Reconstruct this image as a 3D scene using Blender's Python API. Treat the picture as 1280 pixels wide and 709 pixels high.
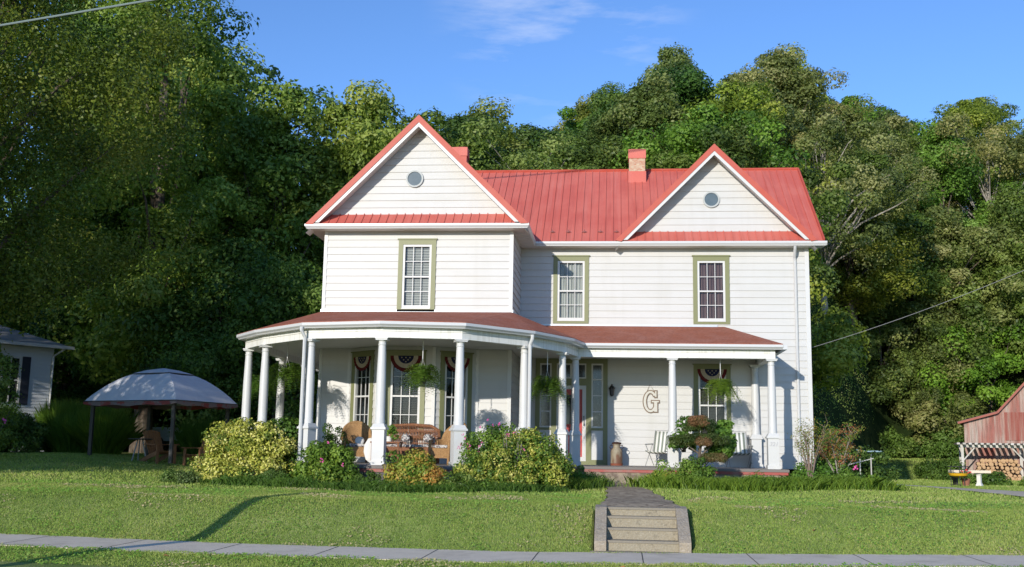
import bpy, bmesh, math, random
import numpy as np
from mathutils import Vector, Matrix
R = math.radians
random.seed(7); rng = np.random.default_rng(7)
for o in list(bpy.data.objects): bpy.data.objects.remove(o)
sc = bpy.context.scene
C = bpy.data.collections.new('place'); sc.collection.children.link(C)

# ---------------------------------------------------------------- camera, sky, sun, exposure
YAW, PITCH, ROLL, F_PX = 0.0979, 0.1549, 0.0167, 1328.0
CAM = Vector((8.041, -31.078, 0.400))
def cam_axes():
    F = Vector((-math.sin(YAW), math.cos(YAW), 0)); Rt = Vector((math.cos(YAW), math.sin(YAW), 0)); U = Vector((0, 0, 1))
    F2 = F*math.cos(PITCH)+U*math.sin(PITCH); U2 = U*math.cos(PITCH)-F*math.sin(PITCH)
    R2 = Rt*math.cos(ROLL)+U2*math.sin(ROLL); U3 = U2*math.cos(ROLL)-Rt*math.sin(ROLL)
    return F2, R2, U3
cd = bpy.data.cameras.new('camera'); cam = bpy.data.objects.new('camera', cd); C.objects.link(cam)
Fv, Rv, Uv = cam_axes()
m = Matrix((Rv, Uv, -Fv)).transposed().to_4x4(); m.translation = CAM
cam.matrix_world = m
cd.sensor_width = 36; cd.lens = F_PX/1280*36; cd.clip_end = 2000; cd.clip_start = .1
sc.camera = cam
SUN_AZ, SUN_EL = R(19.0), R(14.0)       # sun stands behind the camera to the left: light travels towards +Y, a little +X
world = bpy.data.worlds.new('World'); sc.world = world; world.use_nodes = True
nt = world.node_tree; nt.nodes.clear()
wo = nt.nodes.new('ShaderNodeOutputWorld'); bg = nt.nodes.new('ShaderNodeBackground'); sky = nt.nodes.new('ShaderNodeTexSky')
sky.sky_type = 'NISHITA'; sky.sun_disc = False; sky.sun_elevation = SUN_EL; sky.sun_rotation = math.pi+SUN_AZ
sky.altitude = 600; sky.air_density = 1.0; sky.dust_density = 0.15; sky.ozone_density = 2.5
bg.inputs[1].default_value = 0.15
# thin high clouds mixed over the sky, laid out by direction
tc = nt.nodes.new('ShaderNodeTexCoord'); mp = nt.nodes.new('ShaderNodeMapping'); mp.inputs['Scale'].default_value = (3, 3, 14)
nz = nt.nodes.new('ShaderNodeTexNoise'); nz.inputs['Scale'].default_value = 1.6; nz.inputs['Detail'].default_value = 6; nz.inputs['Roughness'].default_value = .6
dt = nt.nodes.new('ShaderNodeVectorMath'); dt.operation = 'DOT_PRODUCT'
cdv = (Fv*1328+Rv*(705-640)-Uv*(8-354.5)).normalized(); dt.inputs[1].default_value = cdv
mr = nt.nodes.new('ShaderNodeMapRange'); mr.inputs[1].default_value = .991; mr.inputs[2].default_value = 1.0; mr.interpolation_type = 'SMOOTHSTEP'
nr = nt.nodes.new('ShaderNodeMapRange'); nr.inputs[1].default_value = .46; nr.inputs[2].default_value = .70
mu = nt.nodes.new('ShaderNodeMath'); mu.operation = 'MULTIPLY'
mu2 = nt.nodes.new('ShaderNodeMath'); mu2.operation = 'MULTIPLY'; mu2.inputs[1].default_value = .6
mx = nt.nodes.new('ShaderNodeMix'); mx.data_type = 'RGBA'; mx.inputs[7].default_value = (5.2, 5.6, 6.6, 1)
L = nt.links.new
tn = nt.nodes.new('ShaderNodeMix'); tn.data_type = 'RGBA'; tn.blend_type = 'MULTIPLY'; tn.inputs[0].default_value = 1; tn.inputs[7].default_value = (.78, 1.0, 1.36, 1)
L(tc.outputs['Generated'], mp.inputs[0]); L(mp.outputs[0], nz.inputs['Vector']); L(nz.outputs[0], nr.inputs[0])
L(tc.outputs['Generated'], dt.inputs[0]); L(dt.outputs['Value'], mr.inputs[0]); L(mr.outputs[0], mu.inputs[0]); L(nr.outputs[0], mu.inputs[1])
L(mu.outputs[0], mu2.inputs[0]); L(mu2.outputs[0], mx.inputs[0]); L(sky.outputs[0], tn.inputs[6]); L(tn.outputs[2], mx.inputs[6]); L(mx.outputs[2], bg.inputs[0]); L(bg.outputs[0], wo.inputs[0])
sd = bpy.data.lights.new('sun', 'SUN'); sd.energy = 3.9; sd.angle = R(.53); sd.color = (1.0, .935, .83)
sun = bpy.data.objects.new('sun', sd); C.objects.link(sun)
ldir = Vector((math.sin(SUN_AZ)*math.cos(SUN_EL), math.cos(SUN_AZ)*math.cos(SUN_EL), -math.sin(SUN_EL)))
sun.rotation_euler = ldir.to_track_quat('-Z', 'Y').to_euler()
sc.view_settings.view_transform = 'Standard'; sc.view_settings.look = 'None'; sc.view_settings.exposure = 0.16; sc.view_settings.gamma = 1.0
sc.render.engine = 'CYCLES'; sc.render.resolution_x = 1024; sc.render.resolution_y = 567
sc.cycles.max_bounces = 6; sc.cycles.transparent_max_bounces = 8; sc.cycles.diffuse_bounces = 3; sc.cycles.glossy_bounces = 3; sc.cycles.transmission_bounces = 3
sc.cycles.caustics_reflective = False; sc.cycles.caustics_refractive = False

# ---------------------------------------------------------------- materials
M = {}
def mat(name, col, rough=.6, spec=.3, noise=None, bump=0, bscale=30, metal=0, coord='Object'):
    """noise = (scale, colour2, amount[, lo, hi]) blotches of a second colour"""
    if name in M: return M[name]
    m = bpy.data.materials.new(name); m.use_nodes = True; n = m.node_tree.nodes; l = m.node_tree.links.new
    b = n['Principled BSDF']; b.inputs['Roughness'].default_value = rough; b.inputs['Specular IOR Level'].default_value = spec; b.inputs['Metallic'].default_value = metal
    c = n.new('ShaderNodeTexCoord'); cur = None
    rgb = n.new('ShaderNodeRGB'); rgb.outputs[0].default_value = (*col, 1); cur = rgb.outputs[0]
    for q in (noise or []):
        s, c2, amt = q[0], q[1], q[2]; lo, hi = (q[3], q[4]) if len(q) > 3 else (.4, .65)
        z = n.new('ShaderNodeTexNoise'); z.inputs['Scale'].default_value = s if not isinstance(s, tuple) else 1; z.inputs['Detail'].default_value = 5; z.inputs['Roughness'].default_value = .6
        if isinstance(s, tuple):
            mpn = n.new('ShaderNodeMapping'); mpn.inputs['Scale'].default_value = s; l(c.outputs[coord], mpn.inputs[0]); l(mpn.outputs[0], z.inputs['Vector'])
        else: l(c.outputs[coord], z.inputs['Vector'])
        r = n.new('ShaderNodeMapRange'); r.inputs[1].default_value = lo; r.inputs[2].default_value = hi; r.inputs[4].default_value = amt; l(z.outputs[0], r.inputs[0])
        x = n.new('ShaderNodeMix'); x.data_type = 'RGBA'; l(r.outputs[0], x.inputs[0]); l(cur, x.inputs[6]); x.inputs[7].default_value = (*c2, 1); cur = x.outputs[2]
    l(cur, b.inputs['Base Color'])
    if bump:
        z = n.new('ShaderNodeTexNoise'); z.inputs['Scale'].default_value = bscale; z.inputs['Detail'].default_value = 4; l(c.outputs[coord], z.inputs['Vector'])
        bp = n.new('ShaderNodeBump'); bp.inputs['Strength'].default_value = bump; bp.inputs['Distance'].default_value = .02; l(z.outputs[0], bp.inputs['Height']); l(bp.outputs[0], b.inputs['Normal'])
    M[name] = m; return m
def foliage(name, cols, transl=.3, rough=.45, spec=.25, sat=1):
    """leaf faces: colour picked along a ramp by the face attribute 'tint', times the object's own colour"""
    m = bpy.data.materials.new(name); m.use_nodes = True; n = m.node_tree.nodes; l = m.node_tree.links.new
    b = n['Principled BSDF']; b.inputs['Roughness'].default_value = rough; b.inputs['Specular IOR Level'].default_value = spec
    a = n.new('ShaderNodeAttribute'); a.attribute_name = 'tint'
    rp = n.new('ShaderNodeValToRGB'); e = rp.color_ramp.elements
    while len(e) < len(cols): e.new(.5)
    for i, c in enumerate(cols): e[i].position = i/(len(cols)-1); e[i].color = (*c, 1)
    oi = n.new('ShaderNodeObjectInfo'); mm = n.new('ShaderNodeMix'); mm.data_type = 'RGBA'; mm.blend_type = 'MULTIPLY'; mm.inputs[0].default_value = 1
    l(a.outputs['Fac'], rp.inputs[0]); l(rp.outputs[0], mm.inputs[6]); l(oi.outputs['Color'], mm.inputs[7]); l(mm.outputs[2], b.inputs['Base Color'])
    t = n.new('ShaderNodeBsdfTranslucent'); g = n.new('ShaderNodeMix'); g.data_type = 'RGBA'; g.blend_type = 'MULTIPLY'; g.inputs[0].default_value = 1; g.inputs[7].default_value = (1.3, 1.35, .6, 1)
    l(mm.outputs[2], g.inputs[6]); l(g.outputs[2], t.inputs[0])
    s = n.new('ShaderNodeMixShader'); s.inputs[0].default_value = transl; l(b.outputs[0], s.inputs[1]); l(t.outputs[0], s.inputs[2]); l(s.outputs[0], n['Material Output'].inputs[0])
    M[name] = m; return m
W_SID = mat('white_siding', (.545, .54, .525), .45, .35, [((.6, .6, 3), (.48, .47, .425), .5, .45, .75), ((2.5, 2.5, .35), (.43, .42, .375), .35, .5, .8)], .05, 8)
W_TRIM = mat('white_trim', (.58, .58, .57), .4, .35, [(3, (.70, .69, .65), .35, .5, .75)], .03, 20)
W_GUT = mat('white_gutter', (.57, .575, .58), .3, .45, [((1, 1, 6), (.62, .62, .58), .4, .5, .75)])
SOFFIT = mat('soffit_white', (.70, .69, .66), .5, .3, [(4, (.58, .57, .53), .3)])
OLIVE = mat('olive_paint', (.19, .20, .09), .45, .35, [(5, (.20, .21, .10), .5)], .04, 20)
REDMET = mat('red_metal_roof', (.54, .125, .095), .5, .22, [((.8, .8, .8), (.60, .17, .13), .7, .4, .62), ((6, .5, .5), (.42, .09, .07), .5, .5, .7), ((9, .25, .25), (.62, .24, .20), .35, .55, .72)])
REDTRIM = mat('red_trim', (.46, .08, .05), .5, .3, [(2, (.50, .12, .09), .5)])
SHING = mat('rusty_shingle', (.36, .12, .07), .8, .15, [(2.0, (.40, .17, .12), .8, .4, .65), (14, (.20, .07, .05), .6, .5, .62)], .4, 60)
FLASH = mat('metal_flashing', (.50, .55, .60), .35, .5, [(3, (.40, .42, .45), .5)], metal=.3)
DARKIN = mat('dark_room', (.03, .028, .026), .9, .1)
FLOOR = mat('porch_floor', (.30, .27, .25), .6, .3, [(4, (.22, .19, .17), .6)])
REDSLAB = mat('red_slab_edge', (.38, .09, .075), .6, .3, [(3, (.30, .18, .15), .7, .45, .6)], .1)
CONC = mat('concrete', (.76, .65, .50), .85, .1, [(3, (.60, .51, .385), .6), (.6, (.82, .71, .55), .5), (1.4, (.50, .42, .32), .6, .55, .7), (40, (.48, .41, .32), .4, .5, .7)], .12, 60)
CONCW = mat('weathered_concrete', (.31, .27, .195), .9, .15, [(4, (.30, .255, .18), .8), (30, (.42, .37, .28), .5, .45, .65), (9, (.14, .12, .09), .6, .58, .70)], .8, 40)
CHEEK = mat('cheek_concrete', (.36, .30, .22), .9, .15, [(5, (.30, .26, .21), .8, .42, .62), (30, (.56, .50, .42), .5, .5, .68), (9, (.20, .18, .15), .6, .56, .68)], .9, 35)
STONE = mat('porch_stone', (.27, .22, .17), .85, .2, [(2.5, (.36, .29, .22), .9, .45, .55), (7, (.15, .11, .09), .8, .5, .6)], .9, 14)
BARK = mat('bark', (.11, .085, .065), .9, .1, [((6, 6, 1.2), (.20, .17, .14), .8, .45, .6)], .6, 20)
PALEBARK = mat('pale_bark', (.36, .33, .29), .9, .1, [((5, 5, 2), (.20, .17, .14), .8, .45, .6)], .5, 20)
WICK = mat('brown_wicker', (.46, .27, .12), .55, .3, [((60, 60, 60), (.28, .15, .06), .8, .45, .55)], .8, 120)
WICKR = mat('reddish_wicker', (.34, .15, .075), .55, .3, [((60, 60, 60), (.12, .05, .025), .8, .45, .55)], .8, 120)
CUSH = mat('floral_cushion', (.55, .54, .52), .8, .1, [(22, (.08, .08, .09), .95, .47, .53), (35, (.35, .16, .14), .6, .56, .6)])
BLK = mat('black_metal', (.02, .02, .02), .45, .4)
DKGR = mat('dark_grey_metal', (.045, .045, .04), .5, .4)
WOODB = mat('stained_wood', (.32, .15, .065), .6, .3, [((12, 12, 2), (.20, .09, .04), .7)], .3, 30)
PINKF = mat('pink_petal', (.62, .09, .30), .5, .3); REDF = mat('red_petal', (.6, .05, .04), .5, .3)
TERRA = mat('white_pot', (.7, .68, .64), .5, .3)
def glass_mat():
    m = bpy.data.materials.new('window_glass'); m.use_nodes = True; n = m.node_tree.nodes; l = m.node_tree.links.new
    n.remove(n['Principled BSDF']); t = n.new('ShaderNodeBsdfTransparent'); t.inputs[0].default_value = (.80, .84, .86, 1); g = n.new('ShaderNodeBsdfGlossy'); g.inputs['Roughness'].default_value = .04
    f = n.new('ShaderNodeFresnel'); f.inputs[0].default_value = 1.45; s = n.new('ShaderNodeMixShader'); l(f.outputs[0], s.inputs[0]); l(t.outputs[0], s.inputs[1]); l(g.outputs[0], s.inputs[2]); l(s.outputs[0], n['Material Output'].inputs[0])
    z = n.new('ShaderNodeTexNoise'); z.inputs['Scale'].default_value = 3; b = n.new('ShaderNodeBump'); b.inputs['Strength'].default_value = .08; b.inputs['Distance'].default_value = .02; l(z.outputs[0], b.inputs['Height']); l(b.outputs[0], g.inputs['Normal'])
    M['glass'] = m; return m
GLASS = glass_mat()
def stripes(name, c1, c2, width, axis='X'):
    m = bpy.data.materials.new(name); m.use_nodes = True; n = m.node_tree.nodes; l = m.node_tree.links.new; b = n['Principled BSDF']; b.inputs['Roughness'].default_value = .8
    c = n.new('ShaderNodeTexCoord'); sp = n.new('ShaderNodeSeparateXYZ'); l(c.outputs['Object'], sp.inputs[0])
    a = n.new('ShaderNodeMath'); a.operation = 'DIVIDE'; a.inputs[1].default_value = width; l(sp.outputs[axis], a.inputs[0])
    w = n.new('ShaderNodeMath'); w.operation = 'FLOORED_MODULO'; w.inputs[1].default_value = 1; l(a.outputs[0], w.inputs[0])
    t = n.new('ShaderNodeMath'); t.operation = 'GREATER_THAN'; t.inputs[1].default_value = .5; l(w.outputs[0], t.inputs[0])
    x = n.new('ShaderNodeMix'); x.data_type = 'RGBA'; x.inputs[6].default_value = (*c1, 1); x.inputs[7].default_value = (*c2, 1); l(t.outputs[0], x.inputs[0]); l(x.outputs[2], b.inputs['Base Color'])
    M[name] = m; return m
STRIPE = stripes('striped_canvas', (.72, .72, .68), (.20, .23, .19), .115)
def brick_mat(name, c1, c2, mort, scale):
    m = bpy.data.materials.new(name); m.use_nodes = True; n = m.node_tree.nodes; l = m.node_tree.links.new; b = n['Principled BSDF']; b.inputs['Roughness'].default_value = .85
    c = n.new('ShaderNodeTexCoord'); mpn = n.new('ShaderNodeMapping'); mpn.inputs['Rotation'].default_value = (R(90), 0, 0); l(c.outputs['Object'], mpn.inputs[0])
    k = n.new('ShaderNodeTexBrick'); k.inputs['Scale'].default_value = scale; k.inputs['Color1'].default_value = (*c1, 1); k.inputs['Color2'].default_value = (*c2, 1); k.inputs['Mortar'].default_value = (*mort, 1); k.inputs['Mortar Size'].default_value = .02; k.inputs['Bias'].default_value = 0
    l(mpn.outputs[0], k.inputs['Vector']); l(k.outputs['Color'], b.inputs['Base Color']); M[name] = m; return m
BRICK = brick_mat('old_brick', (.45, .20, .11), (.55, .42, .28), (.42, .38, .32), 5.5)
# leaves
F_OAK = foliage('leaf_broad', [(.072, .115, .026), (.130, .190, .038), (.195, .265, .055), (.29, .335, .10)], .36)
F_DARK = foliage('leaf_dark', [(.045, .09, .018), (.08, .145, .026), (.125, .20, .04)])
F_YEL = foliage('leaf_variegated', [(.08, .15, .025), (.30, .34, .05), (.54, .53, .10), (.70, .65, .22)], .2)
F_VAR = foliage('leaf_green_yellow', [(.06, .13, .02), (.13, .21, .03), (.36, .38, .06), (.62, .57, .16)], .2)
F_LIME = foliage('leaf_fresh', [(.07, .14, .025), (.13, .23, .035), (.22, .33, .055)], .3)
F_RUST = foliage('leaf_rusty', [(.11, .20, .03), (.20, .29, .04), (.34, .36, .06), (.50, .30, .07)], .25)
F_MAPLE = foliage('leaf_maple', [(.12, .16, .03), (.22, .20, .04), (.40, .16, .06), (.50, .12, .06)], .3)
F_PINE = foliage('needles', [(.022, .045, .014), (.04, .07, .02), (.07, .10, .03)], .1)
F_PINER = foliage('needles_rusty', [(.10, .09, .03), (.20, .10, .05), (.26, .13, .07)], .1)
F_FERN = foliage('fern_leaf', [(.05, .11, .015), (.09, .17, .025), (.16, .25, .04)], .35)
F_GRASS = foliage('grass_blades', [(.22, .32, .07), (.30, .40, .09), (.38, .46, .12), (.52, .48, .22)], .3, .6, .1)
F_LIRI = foliage('liriope_blades', [(.06, .12, .02), (.11, .19, .03), (.19, .28, .05)], .3)
F_GREY = foliage('grey_twig', [(.16, .15, .12), (.24, .22, .18), (.30, .27, .24)], .05)

# ---------------------------------------------------------------- object helpers
def tag(o, label=None, cat=None, group=None, kind=None):
    if label: o['label'] = label
    if cat: o['category'] = cat
    if group: o['group'] = group
    if kind: o['kind'] = kind
    return o
def empty(name, loc=(0, 0, 0), rz=0, label=None, cat=None, group=None, sc_=1):
    o = bpy.data.objects.new(name, None); C.objects.link(o); o.location = loc; o.rotation_euler = (0, 0, rz); o.scale = (sc_,)*3; o.empty_display_size = .2
    return tag(o, label, cat, group)
def kids(o): return [c for c in C.objects if c.parent == o]
def copy_tree(o, parent=None):
    c = o.copy(); C.objects.link(c); c.parent = parent
    for k in kids(o): copy_tree(k, c)
    return c
class MB:
    def __init__(s): s.v = []; s.f = []
    def add(s, vs, fs):
        n = len(s.v); s.v += [tuple(p) for p in vs]; s.f += [tuple(i+n for i in f) for f in fs]; return s
    def box(s, x0, x1, y0, y1, z0, z1):
        return s.add([(x0, y0, z0), (x1, y0, z0), (x1, y1, z0), (x0, y1, z0), (x0, y0, z1), (x1, y0, z1), (x1, y1, z1), (x0, y1, z1)],
                     [(0, 3, 2, 1), (4, 5, 6, 7), (0, 1, 5, 4), (1, 2, 6, 5), (2, 3, 7, 6), (3, 0, 4, 7)])
    def bar(s, a, b, w, h, up=(0, 0, 1)):
        a = Vector(a); b = Vector(b); d = (b-a).normalized(); u = Vector(up); r = d.cross(u)
        if r.length < 1e-4: r = d.cross(Vector((1, 0, 0)))
        r.normalize(); u = r.cross(d); r *= w/2; u = u*h/2
        return s.add([a-r-u, a+r-u, a+r+u, a-r+u, b-r-u, b+r-u, b+r+u, b-r+u], [(0, 3, 2, 1)[::-1], (4, 5, 6, 7)[::-1], (0, 1, 5, 4)[::-1], (1, 2, 6, 5)[::-1], (2, 3, 7, 6)[::-1], (3, 0, 4, 7)[::-1]])
    def tube(s, pts, rad, n=8, cap=True):
        pts = [Vector(p) for p in pts]; rad = rad if isinstance(rad, (list, tuple)) else [rad]*len(pts)
        base = len(s.v); ref = None
        for i, p in enumerate(pts):
            d = (pts[min(i+1, len(pts)-1)]-pts[max(i-1, 0)]).normalized()
            if ref is None: ref = Vector((0, 0, 1)) if abs(d.z) < .9 else Vector((1, 0, 0))
            u = d.cross(ref).normalized(); w = d.cross(u).normalized(); ref = -w if False else ref
            for k in range(n):
                t = 2*math.pi*k/n; s.v.append(tuple(p+(u*math.cos(t)+w*math.sin(t))*rad[i]))
        for i in range(len(pts)-1):
            for k in range(n):
                a = base+i*n+k; b = base+i*n+(k+1) % n; s.f.append((a, b, b+n, a+n))
        if cap: s.f.append(tuple(base+k for k in range(n))[::-1]); s.f.append(tuple(base+(len(pts)-1)*n+k for k in range(n)))
        return s
    def lathe(s, prof, c=(0, 0, 0), n=20):
        base = len(s.v)
        for r, z in prof:
            for k in range(n): t = 2*math.pi*k/n; s.v.append((c[0]+r*math.cos(t), c[1]+r*math.sin(t), c[2]+z))
        for i in range(len(prof)-1):
            for k in range(n): a = base+i*n+k; b = base+i*n+(k+1) % n; s.f.append((a, b, b+n, a+n))
        s.f.append(tuple(base+k for k in range(n))[::-1]); s.f.append(tuple(base+(len(prof)-1)*n+k for k in range(n)))
        return s
    def prism(s, poly, z0, z1):
        n = len(poly); return s.add([(x, y, z0) for x, y in poly]+[(x, y, z1) for x, y in poly], [tuple(range(n))[::-1], tuple(range(n, 2*n))]+[(i, (i+1) % n, n+(i+1) % n, n+i) for i in range(n)])
    def slab(s, pts, thick):
        """planar polygon given 3D, thickened downwards along its normal"""
        p = [Vector(q) for q in pts]; nrm = (p[1]-p[0]).cross(p[2]-p[0]).normalized()
        if nrm.z < 0: nrm = -nrm
        n = len(p); return s.add(p+[q-nrm*thick for q in p], [tuple(range(n)), tuple(range(n, 2*n))[::-1]]+[(i, n+i, n+(i+1) % n, (i+1) % n) for i in range(n)])
    def sweep(s, path, prof, closed_prof=True):
        """path: 2D points; prof: (offset to the right-hand side of travel, z)"""
        n = len(path); k = len(prof); base = len(s.v); P = [Vector((a, b)) for a, b in path]
        for i in range(n):
            d0 = (P[i]-P[i-1]).normalized() if i else (P[1]-P[0]).normalized(); d1 = (P[i+1]-P[i]).normalized() if i < n-1 else d0
            n0 = Vector((d0.y, -d0.x)); n1 = Vector((d1.y, -d1.x)); nn = (n0+n1).normalized(); nn = nn/max(.3, nn.dot(n0))
            for o, z in prof: s.v.append((P[i].x+nn.x*o, P[i].y+nn.y*o, z))
        for i in range(n-1):
            for j in range(k if closed_prof else k-1): a = base+i*k+j; b = base+i*k+(j+1) % k; s.f.append((a, b, b+k, a+k))
        if closed_prof: s.f.append(tuple(base+j for j in range(k))[::-1]); s.f.append(tuple(base+(n-1)*k+j for j in range(k)))
        return s
    def obj(s, name, material, parent=None, smooth=False, loc=None, fix=True):
        me = bpy.data.meshes.new(name); me.from_pydata(s.v, [], s.f)
        if fix:
            bm = bmesh.new(); bm.from_mesh(me); bmesh.ops.recalc_face_normals(bm, faces=bm.faces); bm.to_mesh(me); bm.free()
        me.materials.append(material)
        if smooth:
            me.polygons.foreach_set('use_smooth', [True]*len(me.polygons))
            try: me.set_sharp_from_angle(angle=R(35))
            except Exception: pass
        o = bpy.data.objects.new(name, me); C.objects.link(o); o.parent = parent
        if loc: o.location = loc
        return o
def sm(x, a, b):
    t = np.clip((np.asarray(x, float)-a)/(b-a), 0, 1); return t*t*(3-2*t)

def _split(mb, name, material, parent, per=8):
    for i in range(0, len(mb.v), per):
        q = MB(); q.v = mb.v[i:i+per]; q.f = [tuple(j-i for j in f) for f in mb.f if i <= f[0] < i+per]; q.obj(name, material, parent)

# ---------------------------------------------------------------- leaf clouds
def unit(a): return a/np.maximum(np.linalg.norm(a, axis=1, keepdims=True), 1e-9)
def leaf_mesh(name, P, N, L_, W_, material, tint, T=None):
    n = len(P); N = unit(N); rnd = rng.normal(size=(n, 3)) if T is None else T
    T = unit(rnd-(rnd*N).sum(1, keepdims=True)*N); B = np.cross(N, T)
    L_ = np.broadcast_to(L_, n)[:, None]; W_ = np.broadcast_to(W_, n)[:, None]
    V = np.stack([P-T*L_*.5, P+B*W_*.5, P+T*L_*.5, P-B*W_*.5], 1).reshape(-1, 3)
    me = bpy.data.meshes.new(name); me.vertices.add(4*n); me.vertices.foreach_set('co', V.astype(np.float32).ravel())
    me.loops.add(4*n); me.loops.foreach_set('vertex_index', np.arange(4*n, dtype=np.int32)); me.polygons.add(n); me.polygons.foreach_set('loop_start', np.arange(0, 4*n, 4, dtype=np.int32))
    a = me.attributes.new('tint', 'FLOAT', 'FACE'); a.data.foreach_set('value', np.clip(tint, 0, 1).astype(np.float32)); me.materials.append(material); me.update(); me.validate()
    return me
def blade_mesh(name, P, H, W, lean, material, tint):
    """triangular bent blades: root P, height H, width W, lean vector (N,2)"""
    n = len(P); a = rng.uniform(0, 2*math.pi, n); t = np.stack([np.cos(a), np.sin(a), 0*a], 1)*(W[:, None]*.5)
    up = np.zeros((n, 3)); up[:, 2] = H; ln = np.zeros((n, 3)); ln[:, :2] = lean
    V = np.stack([P-t, P+t, P+t*.7+up*.6+ln*.35, P+up+ln, P-t*.7+up*.6+ln*.35], 1).reshape(-1, 3)
    me = bpy.data.meshes.new(name); me.vertices.add(5*n); me.vertices.foreach_set('co', V.astype(np.float32).ravel())
    me.loops.add(5*n); me.loops.foreach_set('vertex_index', np.arange(5*n, dtype=np.int32)); me.polygons.add(n); me.polygons.foreach_set('loop_start', np.arange(0, 5*n, 5, dtype=np.int32))
    at = me.attributes.new('tint', 'FLOAT', 'FACE'); at.data.foreach_set('value', np.clip(tint, 0, 1).astype(np.float32)); me.materials.append(material); me.update(); me.validate()
    return me
def mobj(name, me, parent=None, color=None, loc=None):
    o = bpy.data.objects.new(name, me); C.objects.link(o); o.parent = parent
    if color: o.color = (*color, 1)
    if loc is not None: o.location = loc
    return o
def clumps(centers, radii, per, leaf, flat=.75, upb=.25, out=.85, tvar=.25, aspect=.55, hang=0, shell=.55, rn=.38):
    """leaf points on lumpy shells round every centre"""
    centers = np.asarray(centers, float); radii = np.asarray(radii, float); P = []; N = []; T = []
    for c, r in zip(centers, radii):
        k = max(8, int(per*rng.uniform(.75, 1.25))); d = unit(rng.normal(size=(k, 3))); d[:, 2] += .15; d = unit(d)
        rad = r*(shell+(1-shell)*rng.random(k)**.6)*(1+.22*np.sin(d[:, 0]*5+c[0])*np.cos(d[:, 1]*4+c[1]))
        p = c+d*rad[:, None]*np.array([1, 1, flat]); p[:, 2] -= hang*rng.random(k)*r
        P.append(p); N.append(d*out+rng.normal(size=(k, 3))*rn+np.array([0, 0, upb])); T.append(np.clip(rng.normal(.5, tvar*1.25)+rng.normal(0, .17, k), 0, 1))
    P = np.concatenate(P); N = np.concatenate(N); T = np.concatenate(T); n = len(P); s = leaf*rng.uniform(.65, 1.3, n)
    return P, N, s, s*aspect, T
def skeleton(mb, H, trunk_r, targets, lean=(0, 0), fork=.35, n=8, pale=False):
    top = Vector((lean[0], lean[1], H*.82)); pts = []; rad = []
    for i in range(9):
        t = i/8; pts.append(Vector((lean[0]*t+.25*math.sin(3.1*t+H)*t*H*.04, lean[1]*t+.2*math.cos(4*t)*t*H*.04, top.z*t-.3*(i == 0)))); rad.append(trunk_r*((1.35 if i == 0 else 1)*(1-t)**.8+.06))
    mb.tube(pts, rad, n)
    for c in targets:
        c = Vector(c); t = min(.9, max(fork*.7, (c.z/H)-.22-random.random()*.12)); i = int(t*8); b = pts[i].lerp(pts[min(8, i+1)], t*8-i)
        mid = b.lerp(c, .5)+Vector((random.uniform(-.4, .4), random.uniform(-.4, .4), random.uniform(-.1, .6)))
        r0 = min(rad[i]*.5, .02+.013*(c-b).length)
        mb.tube([b, b.lerp(mid, .5)+Vector((0, 0, .15)), mid, mid.lerp(c, .6)+Vector((random.uniform(-.2, .2),)*3), c], [r0, r0*.8, r0*.6, r0*.38, .012], 5)
def crown_points(H, Rr, z0, n, shape='round', seed=0):
    r = np.random.default_rng(seed); pts = []; 
    while len(pts) < n:
        z = r.uniform(0, 1); a = r.uniform(0, 2*math.pi)
        if shape == 'round': env = math.sin(math.pi*min(1, (z*.86+.14)))**.6
        elif shape == 'tall': env = (math.sin(math.pi*(z**.8*.88+.1)))**.75*.9
        elif shape == 'broad': env = min(1, .55+z*.9)*(1-z**4)**.5+.05
        else: env = 1-z*.85
        lob = 1+.24*math.sin(3*a+seed)+.16*math.sin(5*a+z*7+seed*2)
        rad = env*lob*(r.random()**.45); 
        pts.append((Rr*rad*math.cos(a), Rr*rad*math.sin(a), z0+(H-z0)*z*(.93+.07*math.sin(2*a+seed))))
    return np.array(pts)
def make_tree(name, H, Rr, z0, ncl, per, leaf, cr, shape, seed, trunk_r, material, bark=BARK, nlimb=18, hang=0, flat=.7, aspect=.6):
    root = empty(name, (0, 0, -500)); cp = crown_points(H, Rr, z0, ncl, shape, seed); rd = cr*np.random.default_rng(seed+1).uniform(.6, 1.3, ncl)
    mb = MB(); idx = np.random.default_rng(seed+2).permutation(ncl)[:nlimb]; skeleton(mb, H, trunk_r, cp[idx]); mb.obj('trunk', bark, root, smooth=True, fix=False)
    P, N, l, w, t = clumps(cp, rd, per, leaf, flat=flat, hang=hang, aspect=aspect); mobj('crown', leaf_mesh('crown', P, N, l, w, material, t), root)
    return root

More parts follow.
